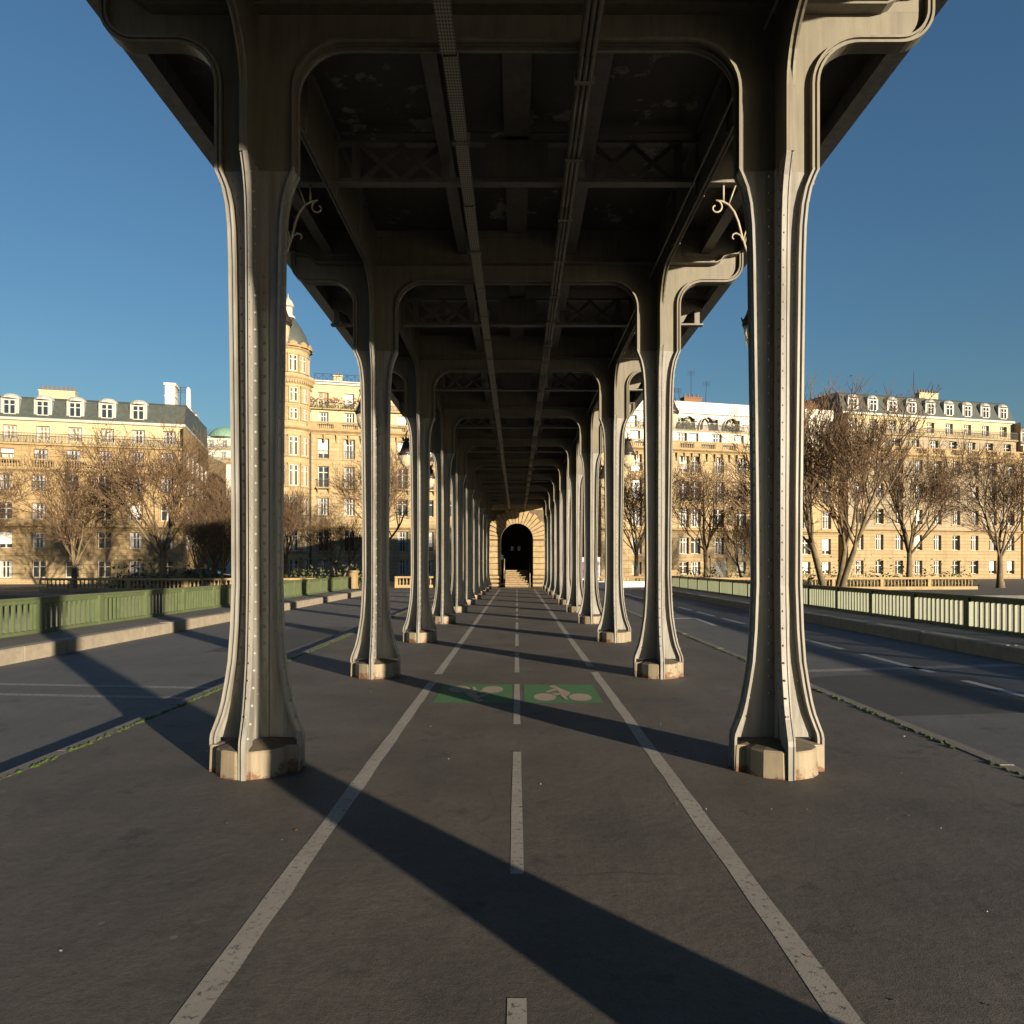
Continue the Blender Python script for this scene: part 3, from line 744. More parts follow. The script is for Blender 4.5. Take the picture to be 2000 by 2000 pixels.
# ------------------------------------------------------------------ hanging lanterns (one in every bay, both sides)
def spiral(cx, cz, r0, r1, a0, a1, n): return [(cx + (r0 + (r1 - r0) * i / n) * math.cos(R(a0 + (a1 - a0) * i / n)), 0, cz + (r0 + (r1 - r0) * i / n) * math.sin(R(a0 + (a1 - a0) * i / n))) for i in range(n + 1)]
def lantern_meshes(sx):
    L = []
    # local frame: +x outwards, origin on the lantern axis at height 0 (world ground); lantern axis at x=0
    b = MB()
    top = spiral(-.44, 5.585, .03, .115, 330, -80 + 180, 22)[::-1]
    path = spiral(-.475, 5.60, .022, .082, -250, 90, 24) + [(-.40, 0, 5.668), (-.33, 0, 5.63), (-.27, 0, 5.55), (-.225, 0, 5.44), (-.185, 0, 5.28), (-.14, 0, 5.14), (-.08, 0, 4.97), (-.03, 0, 4.86), (0, 0, 4.80)]
    b.tube(path, [.010] * 25 + [.014] * 9, 6)
    b.tube([(-.165, 0, 5.21), (-.20, 0, 5.29), (-.25, 0, 5.315), (-.285, 0, 5.30), (-.295, 0, 5.265), (-.275, 0, 5.245)], [.011, .011, .011, .010, .009, .008], 6)
    b.tube([(-.155, 0, 5.19), (-.135, 0, 5.27), (-.12, 0, 5.31)], .009, 6); b.tube([(-.165, 0, 5.23), (-.15, 0, 5.31), (-.13, 0, 5.36)], .009, 6)
    b.tube([(-.39, 0, 5.672), (-.39, 0, 5.86)], .012, 6); b.tube([(-.33, 0, 5.64), (-.25, 0, 5.86)], .009, 6)
    L.append(('scroll_bracket', b, 'scroll'))
    r = MB(); r.tube([(0, 0, 4.66), (0, 0, 4.84)], .014, 6); r.tube([(.0, 0, 4.82), (.06, 0, 4.74), (.10, 0, 4.62), (.13, 0, 4.5)], .008, 5)
    L.append(('suspension_rod', r, 'darkiron'))
    h = MB(); h.lathe([(.025, 4.70), (.05, 4.66), (.045, 4.63), (.075, 4.60), (.105, 4.50), (.142, 4.40), (.172, 4.345), (.182, 4.31), (.172, 4.295), (.162, 4.30), (.02, 4.42)], 14)
    L.append(('hood', h, 'darkiron'))
    c = MB()
    for q in range(8):
        a = q * PI / 4; c0, s0 = math.cos(a), math.sin(a)
        c.tube([(.06 * c0, .06 * s0, 4.635), (.085 * c0, .085 * s0, 4.68), (.11 * c0, .11 * s0, 4.735)], [.02, .016, .004], 4)
        c.tube([(.172 * c0, .172 * s0, 4.33), (.195 * c0, .195 * s0, 4.375)], [.014, .004], 4)
    L.append(('crown', c, 'darkiron'))
    gl_ = MB(); gl_.lathe([(.157, 4.31), (.160, 4.25), (.150, 4.16), (.12, 4.07), (.072, 4.01), (.026, 3.985), (.0005, 3.98)], 16)
    L.append(('globe', gl_, 'lampglass'))
    rg = MB(); rg.lathe([(.161, 4.30), (.168, 4.295), (.168, 4.275), (.161, 4.27)], 14); rg.lathe([(.02, 3.985), (.022, 3.97), (.0005, 3.95)], 8)
    L.append(('ring', rg, 'darkiron'))
    out = []
    for nm, mb, mt in L:
        if sx < 0: mb.mirx()
        out.append((nm, mb.mesh(nm, mt, True)))
    return out
lm = {s_: lantern_meshes(s_) for s_ in (-1, 1)}
for k in range(1, 10):
    for sx in (-1, 1):
        side = 'left' if sx < 0 else 'right'
        t = thing('hanging_lantern', f'dark hanging street lantern on a scroll bracket, {ORD[k]} bay from the viewer, {side} side', 'lantern',
                  (sx * 2.70, yrow(k) + S / 2, 0), 0, 'lanterns hanging under the viaduct')
        for nm, me in lm[sx]: link(nm, me, t)

# ------------------------------------------------------------------ green bridge railings
def railing(sx, label, y0, y1):
    t = thing('bridge_railing', label, 'railing', (sx * XR, 0, 0), 0, 'green railings of the bridge')
    z0, z1 = WALK + .07, .87
    MB().box(-.075, .075, y0, y1, z1, z1 + .045).build('top_rail', 'railgreen', t)
    MB().box(-.045, .045, y0, y1, z1 - .085, z1 - .001).build('upper_rail', 'railgreen', t)
    MB().box(-.08, .08, y0, y1, WALK - .02, z0).build('bottom_rail', 'railgreen', t)
    post = MB().box(-.09, .07, -.055, .055, WALK, z1 - .002)
    if sx > 0: pass
    else: post.mirx()
    pm = post.mesh('post', 'railgreen')
    rib = MB().box(-.03, .025, -.027, .027, z0, z1 - .086)
    if sx < 0: rib.mirx()
    rm = rib.mesh('rib', 'railgreen')
    n = 0; y = y0
    bay = 2.35
    while y < y1 + .05:
        link('post', pm, t, (0, y, 0))
        if y + bay < y1 + .2:
            for q in range(1, 12):
                link('rib', rm, t, (0, y + q * bay / 12, random.uniform(-.002, .002)))
        y += bay
yl = [4.7 + 2.35 * i for i in range(19)]
railing(-1, 'green ribbed metal railing along the left sidewalk, striped with column shadows', 4.6, 4.6 + 2.35 * 18)
railing(1, 'green ribbed metal railing along the right sidewalk with dark gaps between its ribs', 3.2, 3.2 + 2.35 * 20)

# stone end posts and balustrades of the quay
def stone_post(x, y, label, w=.62, h=1.15):
    t = thing('stone_post', label, 'post', (x, y, ROAD if abs(x) > 12 else WALK - .02))
    MB().box(-w / 2, w / 2, -w / 2, w / 2, 0, h - .14).build('shaft', 'trim', t)
    MB().box(-w / 2 - .06, w / 2 + .06, -w / 2 - .06, w / 2 + .06, h - .139, h).build('cap', 'trim', t)
    MB().box(-w / 2 - .04, w / 2 + .04, -w / 2 - .04, w / 2 + .04, -.02, .14).build('plinth', 'trim', t)
stone_post(-XR, 47.6, 'pale stone post ending the left green railing')
stone_post(XR, 50.9, 'pale stone post ending the right green railing')
balu = [(.05, 0), (.05, .04), (.035, .06), (.07, .2), (.055, .32), (.035, .42), (.035, .46), (.055, .48), (.055, .52)]
def balustrade(x0, y0, x1, y1, label, z=ROAD):
    L = math.hypot(x1 - x0, y1 - y0); t = thing('stone_balustrade', label, 'balustrade', (x0, y0, z), math.atan2(y1 - y0, x1 - x0))
    MB().box(0, L, -.2, .2, 0, .22).build('plinth', 'trim', t)
    MB().box(0, L, -.18, .18, .742, .88).build('coping', 'trim', t)
    mb = MB(); n = int(L / .26)
    for i in range(n):
        if i % 14 == 0: mb.box(i * .26 + .01, i * .26 + .25, -.15, .15, .221, .741)
        else: mb.lathe(balu, 6, (i * .26 + .13, 0, .221))
    stuff(mb.build('balusters', 'trim', t))
balustrade(-XR - .4, 50.5, -31, 49.4, 'low stone balustrade along the quay left of the bridge')
balustrade(-9.4, 58.3, -3.9, 59.0, 'stone balustrade across the end of the left roadway')
balustrade(5.2, 58.5, 11.6, 58.1, 'stone balustrade across the end of the right roadway')
balustrade(XR + .8, 51.6, 33, 54.5, 'low stone balustrade along the quay right of the bridge')
t = thing('traffic_barrier', 'long low white traffic barrier at the end of the right roadway', 'barrier', (5.1, 56.6, ROAD))
MB().loft([[(x, -.25, 0), (x, .25, 0), (x, .1, .28), (x, .08, .52), (x, -.08, .52), (x, -.1, .28)] for x in (0, 6.4)]).build('concrete_profile', 'signwhite', t)
t = thing('poster_panel', 'blue and white poster panel seen between the far right columns', 'poster', (6.0, 63, ROAD))
MB().box(-.9, .9, -.12, .12, .5, 2.4).build('casing', 'signwhite', t); MB().box(-.78, .78, -.135, -.121, .62, 2.0).build('poster', 'posterblue', t)
MB().box(-.15, .15, -.08, .08, 0, .499).build('foot', 'wroughtblack', t)

# ------------------------------------------------------------------ stone portal at the end of the promenade
GY = 55.2
por = thing('stone_portal', 'golden stone portal with round arch at the far end of the promenade', 'portal', (0, GY, 0))
RA = 1.18; ZS = 3.47; WG = 3.9; ZT = 6.13
def portal_wall():
    mb = MB(); y0, y1 = .06, .8
    n = 16
    ap = [(RA * math.cos(PI - PI * i / n), ZS + RA * math.sin(PI - PI * i / n)) for i in range(n + 1)]
    for y, fl in ((y0, 0), (y1, 1)):
        o = len(mb.v)
        for x, z in ap: mb.v += [(x, y, z), (x, y, ZT)]
        for i in range(n):
            f = (o + 2 * i, o + 2 * i + 2, o + 2 * i + 3, o + 2 * i + 1); mb.f.append(f[::-1] if fl else f)
    mb.box(-WG, -RA, y0, y1, -.12, ZT); mb.box(RA, WG, y0, y1, -.12, ZT)
    return mb
portal_wall().build('masonry_core', 'mortar', por)
MB().box(-WG, WG, .06, 12, ZT + .002, 8.2).build('upper_wall', 'limestone', por)
MB().box(-WG - .12, WG + .12, -.1, .059, 5.0, 5.0 + .001) if False else None
vn = 19
for i in range(vn):
    a0 = PI * i / vn + .014; a1 = PI * (i + 1) / vn - .014
    ro = 2.15 + (.12 if i % 2 else 0)
    pts = [(RA * math.cos(a0), ZS + RA * math.sin(a0)), (ro * math.cos(a0), ZS + ro * math.sin(a0)), (ro * math.cos(a1), ZS + ro * math.sin(a1)), (RA * math.cos(a1), ZS + RA * math.sin(a1))]
    MB().loft([[(x, y, z) for x, z in pts] for y in (.06, -.12 - random.uniform(0, .03))]).build('voussoir', 'gatestone', por)
for sx in (-1, 1):
    z = .9
    while z < ZS - .05:
        h = min(.42, ZS - z); j = random.uniform(0, .02)
        a, b = sorted((sx * RA, sx * (1.98 + .06 * (int(z * 10) % 2)))); MB().box(a, b, -.10 - j, .059, z + .022, z + h - .022).build('stone_block', 'gatestone', por)
        z += .42
    # bulging rusticated pedestal
    z = 0
    while z < .88:
        a, b = RA - .02, 2.06
        pr = [(0, .02), (-.14, .035), (-.22, .09), (-.24, .15), (-.22, .21), (-.14, .265), (0, .28)]
        x0, x1 = sorted((sx * a, sx * b))
        MB().loft([[(x, -.0 + p, z + q) for p, q in (pr + [(.058, .28), (.058, .02)])] for x in (x0, x1)]).build('stone_block', 'gatestone', por)
        z += .295
    for zz in range(14):
        z0 = zz * .44
        for q in range(2):
            xa = 2.10 + q * .9 + (.2 if zz % 2 else 0); xb = min(WG, xa + .88)
            a, b = sorted((sx * xa, sx * xb)); z1 = min(z0 + .43, ZT)
            if z0 < ZT - .1 and xb - xa > .15: MB().box(a, b, -.03 - random.uniform(0, .03), .059, z0 + .02, z1 - .01).build('stone_block', 'gatestone', por)
for zz in range(2):
    z0 = 5.62 + zz * .26
    for q in range(5):
        xa = -2.05 + q * .82 + zz * .3; xb = min(xa + .81, 2.08)
        MB().box(xa, xb, -.012 - random.uniform(0, .015), .059, z0 + .004, z0 + .25).build('stone_block', 'gatestone', por)
tn = MB()
tn.add([(-2.6, .8, 0), (-2.6, 12, 0), (-2.6, 12, 6), (-2.6, .8, 6), (2.6, .8, 0), (2.6, 12, 0), (2.6, 12, 6), (2.6, .8, 6)],
       [(0, 3, 2, 1), (4, 5, 6, 7), (3, 7, 6, 2)])
xsl = [-2.6, -.55, -.3, .05, .3, 2.6]
for i in range(5):
    if i in (1, 3): tn.box(xsl[i], xsl[i + 1], 12, 12.2, 0, 2.9).box(xsl[i], xsl[i + 1], 12, 12.2, 3.3, 6)
    else: tn.box(xsl[i], xsl[i + 1], 12, 12.2, 0, 6)
tn.build('tunnel_lining', 'tunnel', por)
MB().box(-3.9, -2.61, .81, 12, -.1, 6.1).box(2.61, 3.9, .81, 12, -.1, 6.1).build('side_wall', 'limestone', por)
stp = thing('stone_steps', 'flight of worn stone steps rising inside the portal arch', 'steps', (0, GY - .1, 0))
for i in range(8):
    st_ = MB().box(-.86, .86, i * .22 - .04, i * .22 + .24 if i < 7 else 6, i * .155 + .095, (i + 1) * .155).build('step', 'trim', stp, (random.uniform(-.01, .01), 0, 0))
    MB().box(-.85, .85, i * .22 + .03, i * .22 + .24, i * .155, i * .155 + .094).build('riser', 'step', st_)  # brown stone, kept darker than the tread to paint in step shadows
for sx in (-1, 1):
    hr = thing('handrail', f'iron handrail on the {"left" if sx < 0 else "right"} side of the portal steps', 'handrail', (sx * .95, GY - .2, 0))
    MB().tube([(0, 0, .95), (0, .3, 1.0), (0, 2.8, 2.1)], .03, 6).build('rail', 'scroll', hr)
    for q in range(4): MB().tube([(0, .1 + q * .85, 0.0 + .12 * q), (0, .1 + q * .85, .97 + q * .36)], .022, 6).build('baluster', 'scroll', hr)
tag(MB().box(-.12, .12, -.01, .01, 0, .34).build('white_sign', 'signwhite', None, (-1.12, GY - .08, 2.02)), 'small white sign plate beside the portal arch', 'sign')

# ------------------------------------------------------------------ Haussmann style buildings
def wall_grid(mb, W, H0, H1, ops, y=0.0, depth=.37):
    """front wall in the local xz plane (faces -y) with rectangular openings (x0,x1,z0,z1) and their reveals"""
    xs_ = sorted({0.0, W} | {o[0] for o in ops} | {o[1] for o in ops}); zs_ = sorted({H0, H1} | {o[2] for o in ops} | {o[3] for o in ops})
    xs_ = [x for x in xs_ if -1e-6 <= x <= W + 1e-6]; zs_ = [z for z in zs_ if H0 - 1e-6 <= z <= H1 + 1e-6]
    for i in range(len(xs_) - 1):
        for j in range(len(zs_) - 1):
            cx = (xs_[i] + xs_[i + 1]) / 2; cz = (zs_[j] + zs_[j + 1]) / 2
            if any(o[0] < cx < o[1] and o[2] < cz < o[3] for o in ops): continue
            mb.add([(xs_[i], y, zs_[j]), (xs_[i + 1], y, zs_[j]), (xs_[i + 1], y, zs_[j + 1]), (xs_[i], y, zs_[j + 1])], [(0, 1, 2, 3)])
    for a, b, c, d in ops:
        mb.add([(a, y, c), (b, y, c), (b, y, d), (a, y, d), (a, y + depth, c), (b, y + depth, c), (b, y + depth, d), (a, y + depth, d)],
               [(0, 4, 5, 1), (1, 5, 6, 2), (2, 6, 7, 3), (3, 7, 4, 0)])
WIN = {}
def window_mesh(w, h):
    key = (round(w, 2), round(h, 2))
    if key not in WIN:
        f = MB(); t = .07; d = .05
        f.box(0, t, 0, d, 0, h); f.box(w - t, w, 0, d, 0, h); f.box(t, w - t, 0, d, 0, t); f.box(t, w - t, 0, d, h - t, h)
        f.box(w / 2 - .06, w / 2 + .06, -.012, d - .002, t, h - t)
        if h > 1.7: f.box(t, w - t, -.006, d - .006, h * .70, h * .70 + .09)
        else: f.box(t, w - t, -.006, d - .006, h * .62, h * .62 + .07)
        p = MB().add([(t, .03, t), (w - t, .03, t), (w - t, .03, h - t), (t, .03, h - t)], [(0, 1, 2, 3)])
        c = MB(); 
        n = 8
        for s0, s1 in ((t, w * .30), (w * .70, w - t)):
            for i in range(n):
                a = s0 + (s1 - s0) * i / n; b_ = s0 + (s1 - s0) * (i + 1) / n
                c.add([(a, .022 + .006 * (i % 2), t), (b_, .022 + .006 * ((i + 1) % 2), t), (b_, .022 + .006 * ((i + 1) % 2), h - t), (a, .022 + .006 * (i % 2), h - t)], [(0, 1, 2, 3)])
        bl = MB().add([(t, .02, h * .25), (w - t, .02, h * .25), (w - t, .02, h - t), (t, .02, h - t)], [(0, 1, 2, 3)])
        WIN[key] = (f.mesh('window', 'frame'), p.mesh('pane', 'glass'), c.mesh('curtain', 'curtain'), bl.mesh('blind', 'blind'))
    return WIN[key]
BAL = {}
def iron_balcony(w, h=.95, d=.45, slab=True):
    key = (round(w, 2), d)
    if key not in BAL:
        mb = MB(); mb.box(0, w, -d, -d + .03, h - .05, h); mb.box(0, w, -d, -d + .03, .05, .09)
        n = int(w / .12)
        for i in range(n + 1): mb.box(w * i / n - .012, w * i / n + .012, -d + .003, -d + .027, .09, h - .05)
        for i in range(int(w / .6) + 1):
            x = min(w - .2, i * .6 + .1)
            mb.tube([(x, -d + .015, .15), (x + .12, -d + .015, .45), (x, -d + .015, .75)], .015, 4)
        for x in (0, w): mb.box(x - .012, x + .012, -d + .03, -.003, h - .05, h)
        sl = MB().box(-.08, w + .08, -d - .06, -.002, -.14, .0)
        for x in (.1, w - .1): sl.loft([[(x - .08, -d, -.141), (x + .08, -d, -.141), (x + .08, -.003, -.141), (x - .08, -.003, -.141)], [(x - .06, -.12, -.6), (x + .06, -.12, -.6), (x + .06, -.003, -.6), (x - .06, -.003, -.6)]])
        BAL[key] = (mb.mesh('balcony_railing', 'wroughtblack'), sl.mesh('balcony_slab', 'trim'))
    return BAL[key]

def building(name, label, cat, loc, rot, W, floors, xsw, body_depth=12, wall='limestone', seed=1, roof=None, skip=()):
    """floors: list of dict(z0, z1, wz0, wz1, ww, mat, style)"""
    rr = random.Random(seed)
    t = thing(name, label, cat, loc, rot)
    bymat = {}
    for fi, f in enumerate(floors):
        ops = []
        for wi, x in enumerate(xsw):
            if (fi, wi) in skip: continue
            ww = f.get('ww', 1.1); ops.append((x - ww / 2, x + ww / 2, f['wz0'], f['wz1']))
        yo = f.get('y', 0.0)
        mb = bymat.setdefault(f['mat'], MB())
        wall_grid(mb, W, f['z0'], f['z1'], ops, yo)
        for (a, b, c, d) in ops:
            fr, pa, cu_, bl = window_mesh(b - a, d - c)
            o = link('window', fr, t, (a, yo + .30, c)); link('pane', pa, o)
            r = rr.random()
            if r < .5: link('curtain', cu_, o)
            elif r < .5 + f.get('blinds', .12): link('blind', bl, o)
            if f.get('bal') == 'each':
                b1_, s1_ = iron_balcony(b - a + .3); q = link('balcony_railing', b1_, t, (a - .15, yo, c - .02)); link('balcony_slab', s1_, q)
            elif f.get('bal') == 'guard':
                b1_, s1_ = iron_balcony(b - a, d=.02); link('balcony_railing', b1_, t, (a, yo + .04, c))
            if f.get('surround', True):
                sm = MB().box(-.16, 0, -.04, -.002, -.05, d - c).box(b - a, b - a + .16, -.04, -.002, -.05, d - c).box(-.2, b - a + .2, -.07, -.002, d - c + .001, d - c + .22)
                sm.box(-.18, b - a + .18, -.10, -.002, -.17, -.051)
                link('window_surround', sm.mesh('window_surround', 'trim'), t, (a, yo, c))
        if f.get('bal') == 'run':
            b1_, s1_ = iron_balcony(W - .4, d=.8); q = link('balcony_railing', b1_, t, (.2, yo, f['z0'])); link('balcony_slab', s1_, q)
            for s_ in range(int(W * 3)):
                pass
        if f.get('cornice'):
            h = f['cornice']; z = f['z1']
            pr = [(0.002 - 0.004, z - h), (-.12, z - h), (-.16, z - h * .7), (-.3, z - h * .45), (-.45, z - h * .25), (-.48, z), (-.002, z)]
            MB().loft([[(x, yo + p, q) for p, q in pr] for x in (-.1, W + .1)]).build('cornice', 'trim', t)
            if f.get('console'):
                cb = MB(); x = .5
                while x < W - .3:
                    cb.loft([[(x - .1, yo - .34, z - h - .0), (x + .1, yo - .34, z - h), (x + .1, yo - .003, z - h), (x - .1, yo - .003, z - h)], [(x - .08, yo - .1, z - h - .9), (x + .08, yo - .1, z - h - .9), (x + .08, yo - .003, z - h - .9), (x - .08, yo - .003, z - h - .9)]])
                    x += f['console']
                cb.build('console_brackets', 'trim', t)
        if f.get('balus'):
            z = f['z1']; bm = MB(); bm.box(0, W, yo - .45, yo - .2, z + .001, z + .13); bm.box(0, W, yo - .45, yo - .2, z + .75, z + .9)
            n = int(W / .22)
            for i in range(n):
                ph = (i * .22) % 2.7
                if ph < .95: 
                    bm.box(i * .22, i * .22 + .219, yo - .40, yo - .25, z + .131, z + .749)
                else: bm.lathe([(.04, .131), (.075, .33), (.035, .55), (.05, .749)], 5, (i * .22 + .11, yo - .325, z))
            bm.build('balustrade', 'trim', t)
    for mt, mb in bymat.items(): mb.build('wall', mt, t)
    ztop = floors[-1]['z1']
    bd = MB(); z0 = floors[0]['z0']
    bd.box(0, W, .33 + max(f.get('y', 0) for f in floors), body_depth, z0, ztop - .01)
    bd.add([(0, 0, z0), (0, body_depth, z0), (0, body_depth, ztop - .02), (0, 0, ztop - .02)], [(0, 3, 2, 1)])
    bd.add([(W, 0, z0), (W, body_depth, z0), (W, body_depth, ztop - .02), (W, 0, ztop - .02)], [(0, 1, 2, 3)])
    bd.build('body', wall, t)
    MB().box(-.05, W + .05, floors[-1].get('y', 0) - .25, body_depth, ztop, ztop + .25).build('roof', 'zinc', t)
    return t, ztop + .25

def chimney(t, x, y, z, w=1.6, d=.6, h=1.6, mat='brick', pots=4):
    o = MB().box(x - w / 2, x + w / 2, y - d / 2, y + d / 2, z - .3, z + h).box(x - w / 2 - .06, x + w / 2 + .06, y - d / 2 - .06, y + d / 2 + .06, z + h + .001, z + h + .12).build('chimney', mat, t)
    for i in range(pots):
        MB().lathe([(.11, 0), (.09, .45), (.11, .47), (.02, .47)], 8, (x - w / 2 + (i + .5) * w / pots, y, z + h + .12)).build('chimney_pot', 'brick', o)
def aerial(t, x, y, z, h=3.0, tilt=0):
    m = MB(); m.tube([(x, y, z), (x + tilt, y, z + h)], .03, 4)
    for q in range(4): m.tube([(x + tilt - .5, y + .0, z + h - .1 - q * .16), (x + tilt + .5, y, z + h - .02 - q * .16)], .018, 4)
    m.build('aerial', 'wroughtblack', t)

# left building with the round corner tower (front runs away to the right)
ROT = R(15)
PXM = 85 / 1150.0
def zpx(y, d=85.0): return EYE + (1081.5 - y) * d / 1150.0
B1F = [
    dict(z0=ROAD, z1=zpx(1066), wz0=zpx(1096), wz1=zpx(1073), ww=1.1, mat='rustic', surround=False),
    dict(z0=zpx(1066), z1=zpx(1022), wz0=zpx(1060), wz1=zpx(1029), ww=1.15, mat='rustic', cornice=.5, bal='guard', surround=False),
    dict(z0=zpx(1022), z1=zpx(972), wz0=zpx(1005), wz1=zpx(979), ww=1.15, mat='limestone'),
    dict(z0=zpx(972), z1=zpx(925), wz0=zpx(963), wz1=zpx(931), ww=1.15, mat='limestone', bal='each'),
    dict(z0=zpx(925), z1=zpx(876), wz0=zpx(919), wz1=zpx(889), ww=1.2, mat='limestone', cornice=.5, console=1.35, bal='guard', balus=True, blinds=.6),
    dict(z0=zpx(876), z1=zpx(842), wz0=zpx(865), wz1=zpx(847), ww=1.1, mat='cream', y=.5, surround=False, blinds=.5),
    dict(z0=zpx(842), z1=zpx(804), wz0=zpx(839), wz1=zpx(816), ww=1.15, mat='cream', y=.9, surround=False, bal='run', blinds=.3)]
B1_LOC = (-23.4, 84.6, 0)
xs1 = [1.75, 4.6, 7.6, 10.6, 13.6, 16.6]
b1, zt1 = building('apartment_building', 'golden stone apartment block with round corner tower, left of the bridge', 'building', B1_LOC, ROT, 18.4, B1F, xs1, 13, seed=4)
MB().box(-.05, 18.45, .4, 1.2, zt1 + .001, zt1 + .12).build('parapet', 'frame', b1)
chimney(b1, 3.4, 2.6, zt1, 1.0, .8, 1.1, 'cream', 1); chimney(b1, 8.6, 3.0, zt1, 2.4, 1.2, 3.4, 'limestone', 5); chimney(b1, 14.5, 4.0, zt1, 2.6, 1.0, 2.6, 'brick', 5)
aerial(b1, 8.4, 3, zt1 + 3.4, 2.2); aerial(b1, 12.0, 4, zt1, 3.4, .2)
rf = MB()
for i in range(9):
    x = .8 + i * .9; rf.tube([(x, 1.6, zt1 + .1), (x, 1.6, zt1 + 1.15)], .025, 4)
    if i < 8: rf.tube([(x, 1.6, zt1 + .2), (x + .9, 1.6, zt1 + 1.05)], .016, 4); rf.tube([(x, 1.6, zt1 + 1.05), (x + .9, 1.6, zt1 + .2)], .016, 4)
rf.tube([(.8, 1.6, zt1 + 1.15), (8, 1.6, zt1 + 1.15)], .025, 4); rf.build('roof_railing', 'darkiron', b1)
fl = MB(); rr = random.Random(2); gr_ = MB()
for i in range(420):
    x = rr.uniform(.4, 9); tgt = fl if rr.random() < .45 else gr_
    z = zpx(842) + (1.0 if tgt is fl else .2) + rr.gauss(0, .12); y = .08 + rr.uniform(-.15, .15)
    s = rr.uniform(.05, .12); a = rr.uniform(0, PI)
    tgt.add([(x - s * math.cos(a), y - s * math.sin(a), z - s), (x + s * math.cos(a), y + s * math.sin(a), z - s * .3), (x + s * .3, y, z + s), (x - s, y + s * .3, z + s * .4)], [(0, 1, 2, 3)])
stuff(fl.build('balcony_flowers', 'flower', b1)); stuff(gr_.build('balcony_plants', 'hedge', b1))
dp = MB().tube([(.35, -.12, ROAD), (.35, -.12, zpx(880))], .09, 8); dp.build('drain_pipe', 'wroughtblack', b1)
# tower (own parts of the same building), axis behind the first column
def tower_part(prof, name, mat, n=28, c=(-2.1, 1.2, 0), smooth=False):
    return MB().lathe(prof, n, c).build(name, mat, b1, smooth=smooth)
TR = 2.55
tower_part([(TR + .12, ROAD), (TR + .12, zpx(1022)), (TR, zpx(1021)), (TR, zpx(880)), (TR + .35, zpx(877)), (TR + .38, zpx(874)), (TR, zpx(873)), (TR, zpx(812)), (TR + .1, zpx(811)), (TR + .22, zpx(807)), (TR + .5, zpx(802)), (TR + .5, zpx(799)), (TR - .25, zpx(798)), (TR - .3, zpx(797)), (TR - .3, zpx(760)), (TR - .1, zpx(757)), (TR + .1, zpx(753)), (TR - .3, zpx(751))], 'tower_wall', 'limestone')
tower_part([(TR - .22, zpx(752)), (TR - .25, zpx(746)), (TR - .55, zpx(734)), (TR - 1.0, zpx(722)), (TR - 1.5, zpx(712)), (TR - 1.9, zpx(706)), (.35, zpx(704)), (.35, zpx(703))], 'tower_dome', 'slate', smooth=True)
tower_part([(.75, zpx(706)), (.78, zpx(703)), (.5, zpx(702)), (.5, zpx(690)), (.7, zpx(688)), (.6, zpx(684)), (.42, zpx(679)), (.2, zpx(676)), (.06, zpx(673)), (.03, zpx(668))], 'dome_lantern', 'zinc', 10)
dent = MB()
for i in range(60):
    a = 2 * PI * i / 60; c0, s0 = math.cos(a), math.sin(a); r0, r1 = TR + .02, TR + .3
    cx, cy = -2.1, 1.2; w = .07
    dent.loft([[(cx + r * c0 - sg * w * s0, cy + r * s0 + sg * w * c0, z) for r, sg, in ((r0, -1), (r1, -1), (r1, 1), (r0, 1))] for z in (zpx(810), zpx(806))])
dent.build('dentil_course', 'trim', b1)
for ai in range(7):
    a = R(-165 + ai * 30); c0, s0 = math.cos(a), math.sin(a)
    for (za, zb, ww, rr_) in ((zpx(792), zpx(768), .85, TR - .3), (zpx(838), zpx(817), .85, TR), (zpx(864), zpx(848), .85, TR), (zpx(918), zpx(890), .95, TR), (zpx(963), zpx(932), .95, TR), (zpx(1005), zpx(979), .95, TR), (zpx(1060), zpx(1029), .95, TR + .12), (zpx(1095), zpx(1073), .95, TR + .12)):
        fr, pa, cu_, bl = window_mesh(ww, zb - za)
        p = Vector((-2.1 + (rr_ - .02) * c0, 1.2 + (rr_ - .02) * s0, za)); tang = Vector((-s0, c0, 0))
        o = link('window', fr, b1, p - tang * ww / 2 + Vector((c0, s0, 0)) * .03, a + PI / 2); link('pane', pa, o)
        sm = MB().box(-.13, -.001, -.05, .1, -.05, zb - za).box(ww + .001, ww + .13, -.05, .1, -.05, zb - za).box(-.17, ww + .17, -.09, .1, zb - za + .001, zb - za + .2).box(-.15, ww + .15, -.1, .1, -.16, -.051)
        so = link('window_surround', sm.mesh('window_surround', 'trim'), b1, p - tang * ww / 2 + Vector((c0, s0, 0)) * .03, a + PI / 2)
    dm = MB(); dm.lathe([(.66, 0), (.66, .12), (.5, .2), (.46, .32), (.54, .36), (.46, .46), (.25, .6), (.02, .7)], 10)
    dm.v = [(x, y * .45, z) for x, y, z in dm.v]
    dm.build('dormer_pediment', 'trim', b1, (-2.1 + (TR - .1) * c0, 1.2 + (TR - .1) * s0, zpx(756))).rotation_euler = (0, 0, a + PI / 2)

